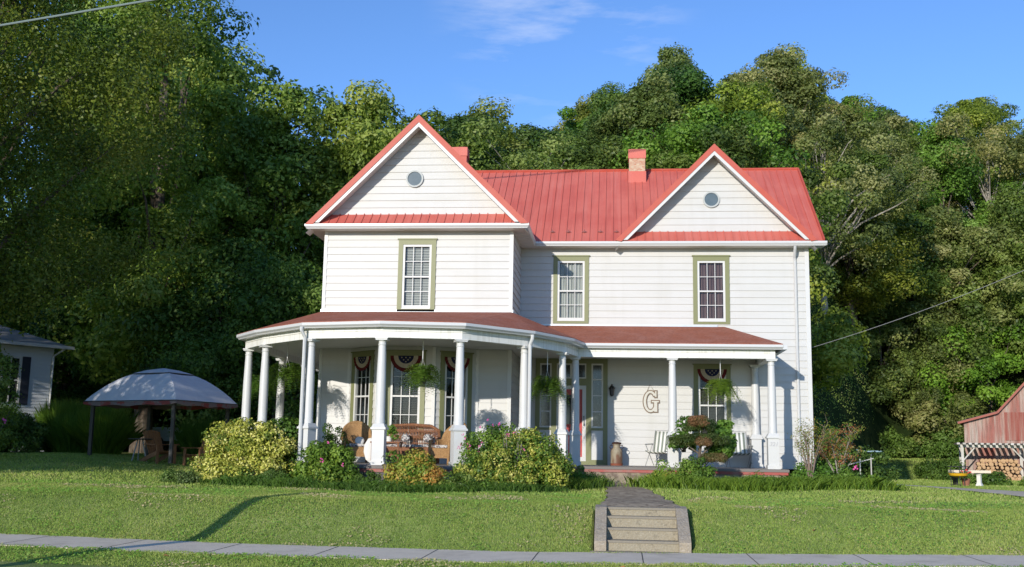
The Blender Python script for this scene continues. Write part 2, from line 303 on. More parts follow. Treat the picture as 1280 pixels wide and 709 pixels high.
# ---------------------------------------------------------------- ground
_sx = np.array([-60, -15, -8, -2, 2, 6.4, 10.4, 14.2, 20, 60.]); _sz = np.array([-.9, -.98, -1.06, -1.15, -1.21, -1.225, -1.16, -1.08, -1.0, -.95])
def ground(x, y):
    x = np.asarray(x, float); y = np.asarray(y, float)
    walk = np.interp(x, _sx, _sz)
    lawn = -.555+.10*sm(y, -12, -2)+.40*sm(-x, 2, 9)*sm(y, -12, 0)+.05*sm(-x, -4, 4)*sm(y, -12.8, -10)
    lawn = lawn-.42*sm(x, 14, 24)*sm(y, -8, 24)+1.15*sm(y, 30, 46)*sm(x, 16, 20)
    front = walk-.07*sm(-y, 15.3, 17)
    z = np.where(y < -13.7, front, walk+(lawn-walk)*(sm(y, -13.75, -11.9)**.85))
    ys = 14+31*sm(x-(8+.19*(y+31)), -1.5, 5)+8*sm(-x, 4, 10)
    cap = np.interp(x, [-60, -25, -8, -2, 4, 10, 16, 24, 34, 80], [8, 9, 10, 15.5, 27.5, 32, 32, 27, 32, 36])
    hill = np.maximum(y-ys, 0)*(.5+.12*sm(x, 2, 10)+.42*sm(x-(8+.19*(y+31)), -1.5, 5)); hill = cap*(1-np.exp(-hill/cap*1.15)); hill = hill*sm(y-ys, 0, 5)
    z = z+hill+.02*np.sin(x*1.3+y*.7)*sm(y, -12.5, -11)
    return np.where((np.abs(x-8.485) < .79) & (y > -13.75) & (y < -12.25), -1.3, z)
def grid_mesh(name, xs, ys, fn, dz=0):
    X, Y = np.meshgrid(xs, ys); Z = fn(X, Y)+dz; nx, ny = len(xs), len(ys)
    v = np.stack([X.ravel(), Y.ravel(), Z.ravel()], 1); me = bpy.data.meshes.new(name); me.vertices.add(len(v)); me.vertices.foreach_set('co', v.astype(np.float32).ravel())
    i = (np.arange(ny-1)[:, None]*nx+np.arange(nx-1)).ravel(); q = np.stack([i, i+1, i+nx+1, i+nx], 1).astype(np.int32); me.loops.add(q.size); me.loops.foreach_set('vertex_index', q.ravel()); me.polygons.add(len(q)); me.polygons.foreach_set('loop_start', np.arange(0, q.size, 4, dtype=np.int32))
    me.polygons.foreach_set('use_smooth', np.ones(len(q), bool)); me.update(); me.validate(); return me
LAWN = mat('lawn_soil', (.27, .33, .09), .9, .1, [(.35, (.34, .37, .13), .8, .4, .62), (2.2, (.17, .24, .06), .7, .45, .6), (7, (.30, .27, .13), .6, .55, .68), (30, (.11, .16, .035), .6)], .8, 45)
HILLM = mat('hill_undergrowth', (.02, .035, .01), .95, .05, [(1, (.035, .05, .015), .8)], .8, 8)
yr = np.concatenate([np.arange(-29, -16, 1.), np.arange(-16, -12.3, .12), [-12.26, -12.24, -12.1], np.arange(-12, -11, .12), np.arange(-11, 15, .5), np.arange(15, 140, 2.), np.array([160., 220, 400, 900])])
xr = np.concatenate([[-900, -300, -150, -90], np.arange(-60, -12, 2.), np.arange(-12, 7.5, .4), [7.5, 7.69, 7.70, 8.1, 8.5, 8.9, 9.27, 9.28, 9.5], np.arange(9.8, 26, .4), np.arange(26, 80, 2.), [100, 160, 320, 900]])
g = mobj('lawn', grid_mesh('lawn', xr, yr, ground)); g.data.materials.append(LAWN); tag(g, kind='structure')
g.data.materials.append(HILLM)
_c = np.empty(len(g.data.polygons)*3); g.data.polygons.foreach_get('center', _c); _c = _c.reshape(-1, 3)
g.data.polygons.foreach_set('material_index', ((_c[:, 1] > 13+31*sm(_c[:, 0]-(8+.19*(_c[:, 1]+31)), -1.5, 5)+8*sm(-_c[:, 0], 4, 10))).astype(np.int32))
# pavement with expansion joints
ped = mobj('sidewalk', grid_mesh('sidewalk', np.arange(-40, 45.1, .5), np.array([-15.45, -13.78]), lambda x, y: np.interp(x, _sx, _sz)-.006*(y < -14)), None); ped.data.materials.append(CONC); tag(ped, kind='structure')
ped.location.z = .02; ped.data.polygons.foreach_set('use_smooth', [False]*len(ped.data.polygons))
so = ped.modifiers.new('thick', 'SOLIDIFY'); so.thickness = .1; so.offset = -1
J = MB()
for k in range(-22, 26):
    x = k*1.62+.35; z = float(np.interp(x, _sx, _sz))+.024; J.add([(x-.007, -15.45, z-.008), (x+.007, -15.45, z-.008), (x+.020, -13.78, z), (x+.006, -13.78, z)], [(0, 1, 2, 3)])
tag(J.obj('sidewalk_joints', mat('joint_dirt', (.07, .065, .05), .9), None), kind='structure')
road = MB(); road.add([(-300, -26.8, -1.33), (300, -26.8, -1.33), (300, -19.2, -1.33), (-300, -19.2, -1.33)], [(0, 1, 2, 3)])
# the street runs outside the frame; kerbs both sides
_rd = mobj('road', grid_mesh('road', np.array([-300, -60, -15, -8, -2, 2, 6.4, 10.4, 14.2, 20, 60, 300.]), np.array([-27., -19.3]), lambda x, y: np.interp(x, _sx, _sz)-.062)); _rd.data.materials.append(mat('asphalt', (.05, .05, .05), .9, .2, [(30, (.08, .08, .08), .6)], .3, 80)); _rd.data.polygons.foreach_set('use_smooth', [False]*len(_rd.data.polygons)); tag(_rd, kind='structure')
K = MB()
for yk in (-19.3, -27.):
    for a, b in zip(_sx[:-1], _sx[1:]): K.bar((a, yk, np.interp(a, _sx, _sz)-.06), (b, yk, np.interp(b, _sx, _sz)-.06), .15, .24)
tag(K.obj('kerb', CONC), kind='structure')
# path from steps to porch, wedge shaped and dark with age
pth = []
py = np.linspace(-12.62, -2.9, 20)
wL = np.interp(py, [-12.6, -9, -5.5, -2.9], [7.78, 7.88, 7.85, 7.7]); wR = np.interp(py, [-12.6, -9, -5.5, -2.9], [9.2, 9.05, 8.75, 8.85])
pv = []; pf = []
for i in range(len(py)):
    zc = float(max(ground(wL[i], py[i]), ground(wR[i], py[i])))+.022; pv += [(wL[i]+.05*math.sin(i*2.1), py[i], zc), (wR[i]+.06*math.sin(i*1.7), py[i], zc)]
    if i: pf.append((2*i-2, 2*i-1, 2*i+1, 2*i))
P_ = MB().add(pv, pf).obj('path', mat('old_path', (.38, .30, .205), .9, .05, [(2.0, (.50, .40, .28), .8, .45, .60), (9, (.14, .10, .07), .8, .5, .62)], .4, 25), None, fix=False); tag(P_, kind='structure')
# concrete steps with sloping cheek walls
st = empty('garden_steps', (8.5, -13.5, 0), 0, 'short weathered concrete steps with side walls, set in the grass bank by the sidewalk', 'steps')
s = MB(); zb = -1.25; prof = [(-13.50, -1.20), (-13.50, -1.02), (-13.18, -1.02), (-13.18, -.845), (-12.87, -.845), (-12.87, -.675), (-12.56, -.675), (-12.56, -.545), (-12.2, -.545)]
yz = [(a+13.5, b) for a, b in prof]; n_ = len(yz); x0, x1 = -.60, .56
s.add([(x0, a, b) for a, b in yz]+[(x1, a, b) for a, b in yz], [(i, i+1, n_+i+1, n_+i) for i in range(n_-1)])
sm_ = s.obj('tread', CONCW, st)
nb = MB()
for (a, b) in yz[1::2]: nb.box(x0, x1, a-.018, a+.02, b-.03, b+.006)
nb.obj('nosing', mat('nosing_concrete', (.26, .23, .18), .9, .1, [(12, (.25, .22, .18), .7)], .5, 40), st)
for sx in (-1, 1):
    c_ = MB(); cx = -.69 if sx < 0 else .655; w = .095
    pr = [(-.12, -1.3), (-.12, -1.02), (.02, -.93), (.85, -.535), (1.2, -.515), (1.2, -1.3)]
    fl = .0
    c_.add([(cx-w, a, b) for a, b in pr]+[(cx+w, a, b) for a, b in pr], [tuple(range(6)), tuple(range(6, 12))[::-1]]+[(i, (i+1) % 6, 6+(i+1) % 6, 6+i) for i in range(6)])
    c_.obj('cheek_wall', CHEEK, st)
MB().box(-.85, .85, -.30, .02, -1.3, -1.175).obj('footing', CONCW, st)

# gravel drive on the right
dr = [(17.2, 9.0), (18.6, 6.3), (20.5, 4.8), (24, 3.6), (40, 0)]; dv = []; df = []
_dc = np.array([(15.4, 5.0), (16.2, 2.6), (16.9, .6), (17.5, -1.6), (18.3, -4.5), (19.4, -9), (20.5, -13.6)]); _dw = np.array([.35, .7, .9, 1.1, 1.25, 1.4, 1.5])
_dn = np.gradient(_dc, axis=0); _dn = np.stack([_dn[:, 1], -_dn[:, 0]], 1); _dn /= np.linalg.norm(_dn, axis=1, keepdims=True); D0 = _dc+_dn*_dw[:, None]; D1 = _dc-_dn*_dw[:, None]
for i in range(len(D0)*6-5):
    t = i/6; k = min(int(t), len(D0)-2); f = t-k; a = D0[k]*(1-f)+D0[k+1]*f; b = D1[k]*(1-f)+D1[k+1]*f
    for q in (a, a*.67+b*.33, a*.33+b*.67, b): dv.append((q[0], q[1], float(ground(q[0], q[1]))+.03))
    if i:
        for j in range(3): m0 = 4*(i-1)+j; df.append((m0, m0+1, m0+5, m0+4))
tag(MB().add(dv, df).obj('driveway', mat('gravel', (.66, .55, .40), .95, .05, [(1.5, (.50, .40, .27), .8), (30, (.7, .62, .5), .6)], .25, 60), None, fix=False), kind='structure')

# grass blades (stuff)
def grass(name, n, x0, x1, y0, y1, hmin, hmax, w, keep, label):
    x = rng.uniform(x0, x1, n); y = rng.uniform(y0, y1, n); k = keep(x, y); x = x[k]; y = y[k]; z = ground(x, y); n = len(x)
    patch = .5+.22*np.sin(x*.9+1.3*np.sin(y*.8))+.18*np.sin(y*2.1+x*.37)+.14*np.sin(x*3.7-y*2.9)
    H = rng.uniform(hmin, hmax, n)*(.75+.5*np.clip(patch, 0, 1)); le = rng.normal(0, .5, (n, 2))*H[:, None]
    t = np.clip(patch*.62+rng.normal(.05, .2, n), 0, 1); t = np.where(rng.random(n) < .04, 1.0, t)
    o = mobj(name, blade_mesh(name, np.stack([x, y, z], 1), H, np.full(n, w)*rng.uniform(.7, 1.4, n), le, F_GRASS, t)); tag(o, label, 'grass', kind='stuff'); return o
inpath = lambda x, y: ((x > np.interp(y, [-12.2, -9, -5.5, -2.9], [7.78, 7.88, 7.85, 7.7])) & (x < np.interp(y, [-12.2, -9, -5.5, -2.9], [9.2, 9.05, 8.75, 8.85])) & (y > -13.6) & (y < -2)) | ((x > 7.66) & (x < 9.31) & (y > -13.6) & (y < -12.1))
def indrive(x, y):
    r = np.zeros(len(x), bool); P = np.stack([x, y], 1)
    for k in range(len(D0)-1):
        c = (D0[k]+D0[k+1]+D1[k]+D1[k+1])/4; q = np.array([D0[k], D0[k+1], D1[k+1], D1[k]]); ins = np.ones(len(x), bool)
        for i in range(4):
            a, b = q[i], q[(i+1) % 4]; s0 = np.sign((b[0]-a[0])*(c[1]-a[1])-(b[1]-a[1])*(c[0]-a[0])); ins &= ((b[0]-a[0])*(y-a[1])-(b[1]-a[1])*(x-a[0]))*s0 > 0
        r |= ins
    return r
inwalk = lambda x, y: (y > -15.36+.07*np.sin(x*5)+.05*np.sin(x*13)) & (y < -13.86+.05*np.sin(x*7)+.03*np.sin(x*17))
frus = lambda x, y: np.abs((x-8.04)*math.cos(YAW)+(y+31.08)*math.sin(YAW)) < ((y+31.08)*math.cos(YAW)-(x-8.04)*math.sin(YAW))*.5+1
grass('lawn_grass', 620000, -9, 18, -16.8, -9.5, .015, .040, .009, lambda x, y: ~inwalk(x, y) & ~inpath(x, y) & ~indrive(x, y) & frus(x, y), 'short mown grass on the roadside bank in front of the house')
grass('upper_lawn_grass', 200000, -14, 22, -9.5, 6, .03, .055, .02, lambda x, y: ~inpath(x, y) & ~indrive(x, y) & frus(x, y) & ~((x > -2) & (x < 13.7) & (y > -2.6)) & ~(((x-2.7)**2+(y+2.9)**2) < 21), 'mown lawn grass around the porch and beds')
grass('far_lawn_grass', 120000, 12, 40, 6, 45, .04, .08, .05, lambda x, y: frus(x, y) & ~indrive(x, y), 'mown grass of the far lawn beside the woods')

# broad-leaved lawn weeds and dry bits
def weeds(name, n, x0, x1, y0, y1, size, label, m, lo, hi):
    r = np.random.default_rng(n); x = r.uniform(x0, x1, n); y = r.uniform(y0, y1, n); f = np.sin(x*1.7+2*np.sin(y*1.1))+np.sin(y*2.3-x*.6+1)+.5*np.sin(x*5+y*3)
    k = (f > lo) & (f < hi) & ~inwalk(x, y) & ~inpath(x, y) & frus(x, y) & ~indrive(x, y) & (np.abs(x-8.5) > .95); x = x[k]; y = y[k]; n = len(x)
    P = np.stack([x, y, ground(x, y)+r.uniform(.025, .05, n)], 1); N = r.normal(0, .35, (n, 3))+np.array([0, -.45, 1]); s_ = size*r.uniform(.6, 1.4, n)
    tag(mobj(name, leaf_mesh(name, P, N, s_, s_*.75, m, r.uniform(0, 1, n))), label, 'weeds', kind='stuff')
F_CLOV = foliage('clover_leaf', [(.12, .26, .03), (.20, .36, .05), (.30, .44, .09)], .25)
F_DRY = foliage('dry_thatch', [(.34, .27, .14), (.46, .38, .20), (.30, .32, .12)], .1)
weeds('clover', 60000, -9, 18, -17, -8.5, .032, 'clover and plantain patches in the lawn bank', F_CLOV, .35, 9)
weeds('dry_thatch', 45000, -9, 18, -17, -8.5, .035, 'dry brown bits in thin spots of the lawn bank', F_DRY, -9, -1.15)

# ---------------------------------------------------------------- the farmhouse
X1, XR, WY, ZS, OV = 5.24, 13.61, -2.58, 6.37, .46
house = empty('farmhouse', (0, 0, 0), 0, 'white two-storey farmhouse with red metal roof, two front gables and a curved wrap-around porch', 'house')
REV = .203
jr = random.Random(77)
def siding(mb, o, u, out, width, z0, z1, holes=(), clip=None, ph=0):
    """lapped boards on the wall from point o along u; clip(z)->(a,b) limits; holes = (a,b,za,zb)"""
    o = Vector(o); u = Vector(u); out = Vector(out)
    zz = [z0]; k = math.floor((z0-ph)/REV)+1
    while ph+k*REV < z1-.01: zz.append(ph+k*REV); k += 1
    zz.append(z1)
    cuts = sorted({z for h in holes for z in h[2:4] if z0 < z < z1})
    rows = []
    for a, b in zip(zz[:-1], zz[1:]):
        c = [a]+[q for q in cuts if a+.003 < q < b-.003]+[b]
        for p, q in zip(c[:-1], c[1:]): rows.append((p, q, a, b))
    def pt(s, z, a, b): d = .025-.021*(z-a)/max(b-a, .1); return o+u*s+out*d+Vector((0, 0, z-o.z))
    for p, q, a, b in rows:
        l0, r0 = (0, width) if clip is None else clip(p); l1, r1 = (0, width) if clip is None else clip(q)
        if r0-l0 < .02: continue
        segs = [(0., 1.)]; segs = [[l0, l1, r0, r1]]
        for h in holes:
            if h[2] < q-.002 and h[3] > p+.002:
                ns = []
                for L0, L1, R0, R1 in segs:
                    if h[0] > L0 and h[1] < R0: ns += [[L0, L1, h[0], h[0]], [h[1], h[1], R0, R1]]
                    else: ns.append([L0, L1, R0, R1])
                segs = ns
        for L0, L1, R0, R1 in segs:
            mb.add([pt(L0, p, a, b), pt(R0, p, a, b), pt(R1, q, a, b), pt(L1, q, a, b)], [(0, 1, 2, 3)])
            if p == a and R0-L0 > 1.5 and jr.random() < .6:
                xj = L0+(R0-L0)*jr.uniform(.15, .85); mb.add([pt(xj, p, a, b)+out*.0035, pt(xj+.05, p, a, b)+out*.0035, pt(xj+.05, q, a, b)+out*.0035, pt(xj, q, a, b)+out*.0035, pt(xj, p, a, b), pt(xj+.05, p, a, b), pt(xj+.05, q, a, b), pt(xj, q, a, b)], [(0, 1, 2, 3), (0, 4, 5, 1), (1, 5, 6, 2), (3, 2, 6, 7), (0, 3, 7, 4)])
            if p == a: e = pt(L0, p, a, b); f = pt(R0, p, a, b); mb.add([e, f, f-out*.025, e-out*.025], [(3, 2, 1, 0)])
    return mb
# main openings: (x, z_bottom, width, height)
WW, WH, WZ = 1.05, 2.0, 6.085
holes_main = [(6.22+.11-X1, 6.22+WW-.11-X1, WZ-WH+.1, WZ-.1), (10.31+.11-X1, 10.31+WW-.11-X1, WZ-WH+.1, WZ-.1), (10.30+.11-X1, 10.30+WW-.11-X1, .75, 2.78), (5.74-X1, 7.82-X1, 0.0, 3.04)]
front = siding(MB(), (X1, 0, 0), (1, 0, 0), (0, -1, 0), XR-X1, -.02, ZS-.02, holes_main)
siding(front, (XR, 0, 0), (0, 1, 0), (1, 0, 0), 7.0, -.5, ZS)
siding(front, (XR, 7, 0), (-1, 0, 0), (0, 1, 0), XR, -.5, ZS)
siding(front, (0, 7, 0), (0, -1, 0), (-1, 0, 0), 7+WY*-1, -.5, ZS)
for xx, (o_, u_, out_) in ((XR, ((XR, 0, ZS), (0, 1, 0), (1, 0, 0))), (0, ((0, 7, ZS), (0, -1, 0), (-1, 0, 0)))):
    siding(front, (o_[0], o_[1], 0), u_, out_, 7, ZS, 9.45, clip=lambda z: (max(0, (z-ZS-.1)/.87), 7-max(0, (z-ZS-.1)/.87)))
front.obj('wall', W_SID, house)
BAY = [(.82, WY), (1.80, -3.40), (3.30, -3.40), (4.34, WY)]
wing = MB(); siding(wing, (0, WY, 0), (1, 0, 0), (0, -1, 0), X1, 3.3, ZS-.02, [(2.08+.11, 2.08+WW-.11, WZ-WH+.1, WZ-.1)])
siding(wing, (0, WY, 0), (1, 0, 0), (0, -1, 0), BAY[0][0], -.02, 3.3); siding(wing, (BAY[3][0], WY, 0), (1, 0, 0), (0, -1, 0), X1-BAY[3][0], -.02, 3.3)
siding(wing, (X1, WY, 0), (0, 1, 0), (1, 0, 0), -WY, -.02, ZS)
wing.obj('wall', W_SID, house)
bay = MB(); bayinfo = []
for i in range(3):
    a, b = Vector((*BAY[i], 0)), Vector((*BAY[i+1], 0)); u = (b-a).normalized(); out = Vector((u.y, -u.x, 0)); wd = (b-a).length; bw = .96 if i != 1 else 1.05
    s0 = (wd-bw)/2; siding(bay, a, u, out, wd, -.02, 3.05, [(s0+.1, s0+bw-.1, .72, 2.78)]); bayinfo.append((a+u*s0, u, out, bw))
bay.obj('bay_wall', W_SID, house)
# gable walls
def gable_wall(cx, y, zb, zt, hw):
    g_ = MB(); siding(g_, (cx-hw, y, 0), (1, 0, 0), (0, -1, 0), 2*hw, zb, zt, clip=lambda z: (max(0, z-zb)*hw/(zt-zb), 2*hw-max(0, z-zb)*hw/(zt-zb)), ph=zb)
    return g_.obj('gable_wall', W_SID, house)
WA = 9.50; DX, DA = 10.93, 9.33
gable_wall(2.62, WY, 6.80, WA-.17, WA-.17-6.80); gable_wall(DX, 0.0, 6.83, DA-.17, DA-.17-6.83)
# corner boards and frieze
cb = MB()
for x, y in ((0.0, WY), (X1, WY)): cb.box(x-.045+(.03 if x == 0 else -.03)-.015*(x == 0)+0, x+.06 if x == 0 else x+.028, y-.034, y+.06, -.02, ZS-.03)
cb.box(XR-.09, XR+.03, -.034, .05, -.5, ZS-.03); cb.box(XR-.09, XR+.03, 6.95, 7.03, -.5, ZS-.03)
for (x, y) in (BAY[0], BAY[1], BAY[2], BAY[3]): cb.box(x-.045, x+.045, y-.04, y+.03, -.02, 3.04)
_split(cb, 'corner_board', W_TRIM, house)
# soffits and eave boxes
sf = MB(); sf.box(X1+.03, XR+OV-.02, -OV+.02, 0.0, ZS-.04, ZS-.005)
sf.box(-OV+.02, X1+OV-.02, WY-OV+.02, WY-.001, ZS-.04, ZS-.005); sf.box(X1+.001, X1+OV-.02, WY, -OV+.018, ZS-.04, ZS-.005); sf.box(-OV+.02, -.001, WY, 7.2, ZS-.04, ZS-.005); sf.box(-.0, XR, 7.0, 7.4, ZS-.04, ZS-.005)
for k in range(9): sf.box(X1+.05+k*.0, X1+OV-.05, WY+.15+k*.28, WY+.17+k*.28, ZS-.048, ZS-.04)
sf.obj('soffit', SOFFIT, house)
gut = MB(); GP = [(0, ZS-.03), (.08, ZS-.03), (.125, ZS+.03), (.125, ZS+.085), (.105, ZS+.085), (.10, ZS+.04), (0, ZS+.04)]
e = OV-.10
gut.sweep([(-e, 7.1), (-e, WY-e), (X1+e, WY-e), (X1+e, -e), (XR+OV+.02, -e)], [(-o, z) for o, z in GP] if False else GP); gut.obj('gutter', W_GUT, house)
# ----- roofs
def zmain(y): return 6.47+.80*(y+OV)
YR = 3.47; ZR = zmain(YR)
roof = MB(); rt = MB()
def slab(mb, pts): mb.slab(pts, .05)
xl, xr_ = -.46, 14.0
slab(roof, [(xl, -OV, zmain(-OV)), (xr_, -OV, zmain(-OV)), (xr_, YR, ZR), (xl, YR, ZR)])
slab(roof, [(xl, 2*YR+OV, zmain(-OV)), (xr_, 2*YR+OV, zmain(-OV)), (xr_, YR, ZR), (xl, YR, ZR)])
def seams(mb, a, b, n, ua, ub, dvec):
    pass
nrm = Vector((0, -.8, 1)).normalized(); x = xl+.12
while x < xr_:
    ya = -OV+.0; p = Vector((x, ya, zmain(ya)))+nrm*.012; q = Vector((x, YR-.03, zmain(YR-.03)))+nrm*.012
    roof.bar(p, q, .022, .028, nrm); x += .231
roof.obj('roof', REDMET, house)
rt.tube([(xl, YR, ZR+.015), (xr_, YR, ZR+.015)], .055, 6)
for xx in (xl, xr_):
    rt.bar((xx, -OV, zmain(-OV)-.02), (xx, YR, ZR-.02), .05, .17); rt.bar((xx, 2*YR+OV, zmain(-OV)-.02), (xx, YR, ZR-.02), .05, .17)
rt.obj('ridge_cap', REDTRIM, house)
def front_gable(cx, yf, za, hw, nm):
    """45 degree front gable running back into the main slope, with pent roof across its foot"""
    g_ = empty(nm, (0, 0, 0)); g_.parent = house
    ze = za-hw; yv = lambda z: (z-6.47)/.80-OV
    m_ = MB()
    for s_ in (-1, 1):
        A = (cx, yf, za); B = (cx+s_*hw, yf, ze); Cc = (cx+s_*hw, yv(ze), ze); D = (cx, yv(za)+.05, za)
        m_.slab([A, B, Cc, D], .06); n_ = Vector((s_, 0, 1)).normalized()
        y = yf+.2
        while y < yv(za):
            zb_ = max(ze, 6.47+.8*(y+OV)); t_ = za-zb_
            if t_ > .1: m_.bar(Vector((cx+s_*.02, y, za-.02))+n_*.012, Vector((cx+s_*t_, y, zb_))+n_*.012, .022, .028, n_)
            y += .231
    m_.obj('metal_roof', REDMET, g_)
    r_ = MB(); w_ = MB(); s2 = MB(); q2 = math.sqrt(.5)
    for s_ in (-1, 1):
        # red rake trim, white rake board under it, soffit behind
        def L2(off, y): return (Vector((cx, y, za-off/q2)), Vector((cx+s_*(hw+.02), y, za-hw-.02-off/q2)))
        a0, b0 = L2(-.02, yf); a1, b1 = L2(.13, yf); b1.x = cx+s_*(za-.13/q2-6.44); b1.z = 6.44
        r_.add([a0+Vector((0, -.05, 0)), b0+Vector((0, -.05, 0)), b1+Vector((0, -.05, 0)), a1+Vector((0, -.05, 0)), a0+Vector((0, .10, 0)), b0+Vector((0, .10, 0)), b1+Vector((0, .10, 0)), a1+Vector((0, .10, 0))], [(0, 1, 2, 3), (7, 6, 5, 4), (0, 4, 5, 1), (3, 2, 6, 7), (0, 3, 7, 4), (1, 5, 6, 2)])
        a0, b0 = L2(.13, yf); a1, b1 = L2(.215, yf)
        for q_, off_ in ((b0, .13), (b1, .215)): xl_ = za-off_/q2-6.49; q_.x = cx+s_*xl_; q_.z = 6.49
        w_.add([a0+Vector((0, -.03, 0)), b0+Vector((0, -.03, 0)), b1+Vector((0, -.03, .0)), a1+Vector((0, -.03, 0)), a0+Vector((0, .02, 0)), b0+Vector((0, .02, 0)), b1+Vector((0, .02, 0)), a1+Vector((0, .02, 0))], [(0, 1, 2, 3), (7, 6, 5, 4), (0, 4, 5, 1), (3, 2, 6, 7), (0, 3, 7, 4), (1, 5, 6, 2)])
        a0, b0 = L2(.15, yf+.02); a1 = Vector((a0.x, yf+OV, a0.z)); b1 = Vector((b0.x, yf+OV, b0.z)); s2.add([a0, b0, b1, a1], [(0, 1, 2, 3)])
    r_.obj('rake_trim', REDTRIM, g_); w_.obj('rake_board', W_TRIM, g_); s2.obj('rake_soffit', SOFFIT, g_)
    p_ = MB(); zt = 6.83; yb = yf+OV; zf = 6.465; pts = [(cx-hw+.28, yf+.03, zf), (cx+hw-.28, yf+.03, zf), (cx+hw-.50, yb-.0, zt), (cx-hw+.50, yb-.0, zt)]
    p_.slab(pts, .03); n_ = Vector((0, -(zt-zf), OV-.03)).normalized(); x = cx-hw+.36
    while x < cx+hw-.3: p_.bar(Vector((x, yf+.03, zf))+n_*.01, Vector((x, yb, zt))+n_*.01, .02, .026, n_); x += .231
    p_.obj('pent_roof', REDMET, g_)
    return g_
front_gable(2.62, WY-OV, WA, 3.06, 'gable_roof'); front_gable(DX, -OV-.015, DA, 2.86, 'gable_roof')
# round attic vents with grey glass
for cx, y, z in ((2.47, WY, 7.82), (10.866, 0, 7.79)):
    v = MB(); n = 28
    ring = [(math.cos(2*math.pi*k/n), math.sin(2*math.pi*k/n)) for k in range(n)]
    v.add([(cx+a*r, y-d, z+b*r) for r, d in ((.245, 0), (.245, .07), (.20, .07), (.20, .03)) for a, b in ring], [(i*n+k, i*n+(k+1) % n, (i+1)*n+(k+1) % n, (i+1)*n+k) for i in range(3) for k in range(n)])
    vo = v.obj('attic_window', mat('grey_trim', (.42, .44, .43), .5, .3), house)
    MB().add([(cx+a*.21, y-.045, z+b*.21) for a, b in ring], [tuple(range(n))]).obj('pane', mat('blue_grey_pane', (.10, .135, .155), .12, .3, [(8, (.13, .165, .19), .5)]), vo)
# chimneys
for (cx, cy, zt, w, brick) in ((8.75, 3.05, 10.16, .26, True), (2.83, 3.45, 10.42, .24, False)):
    zb_ = 8.9; c_ = MB().box(cx-w, cx+w, cy-w, cy+w, zb_, zt-.30).obj('chimney', BRICK if brick else REDTRIM, house)
    MB().box(cx-w-.025, cx+w+.025, cy-w-.025, cy+w+.025, zt-.30, zt).box(cx-w+.06, cx+w-.06, cy-w+.06, cy+w-.06, zt, zt+.03).obj('metal_cap', REDMET, c_)
    if brick: MB().box(cx-w-.03, cx+w+.03, cy-w-.035, cy+w+.03, zb_+.05, zb_+.52).obj('base_flashing', REDMET, c_)
for k in range(5):
    x = 6.18+k*.475; y = -.05; g_ = MB(); p = Vector((x, y, zmain(y)+.03)); g_.box(x-.07, x+.07, y-.02, y+.01, zmain(y)+.02, zmain(y)+.045); g_.box(x-.012, x+.012, y-.05, y+.05, zmain(y)+.0, zmain(y)+.09); g_.obj('snow_guard', mat('dark_red_metal', (.22, .05, .045), .5, .4), house)
# downspouts
ds = MB(); ds.tube([(13.20, -.40, 6.33), (13.20, -.36, 6.22), (13.22, -.12, 6.05), (13.24, -.07, 5.95), (13.24, -.07, -.3)], .042, 8); ds.obj('downspout', W_GUT, house, smooth=True)
# roof edge flashing on upper walls above the porch roof
fl = MB(); fl.box(-.05, X1+.05, WY-.045, WY-.025, 4.02, 4.14); fl.box(X1+.025, X1+.045, WY, -.03, 3.98, 4.10); fl.box(X1+.04, 11.0, -.045, -.025, 3.95, 4.06); fl.obj('flashing', FLASH, house)

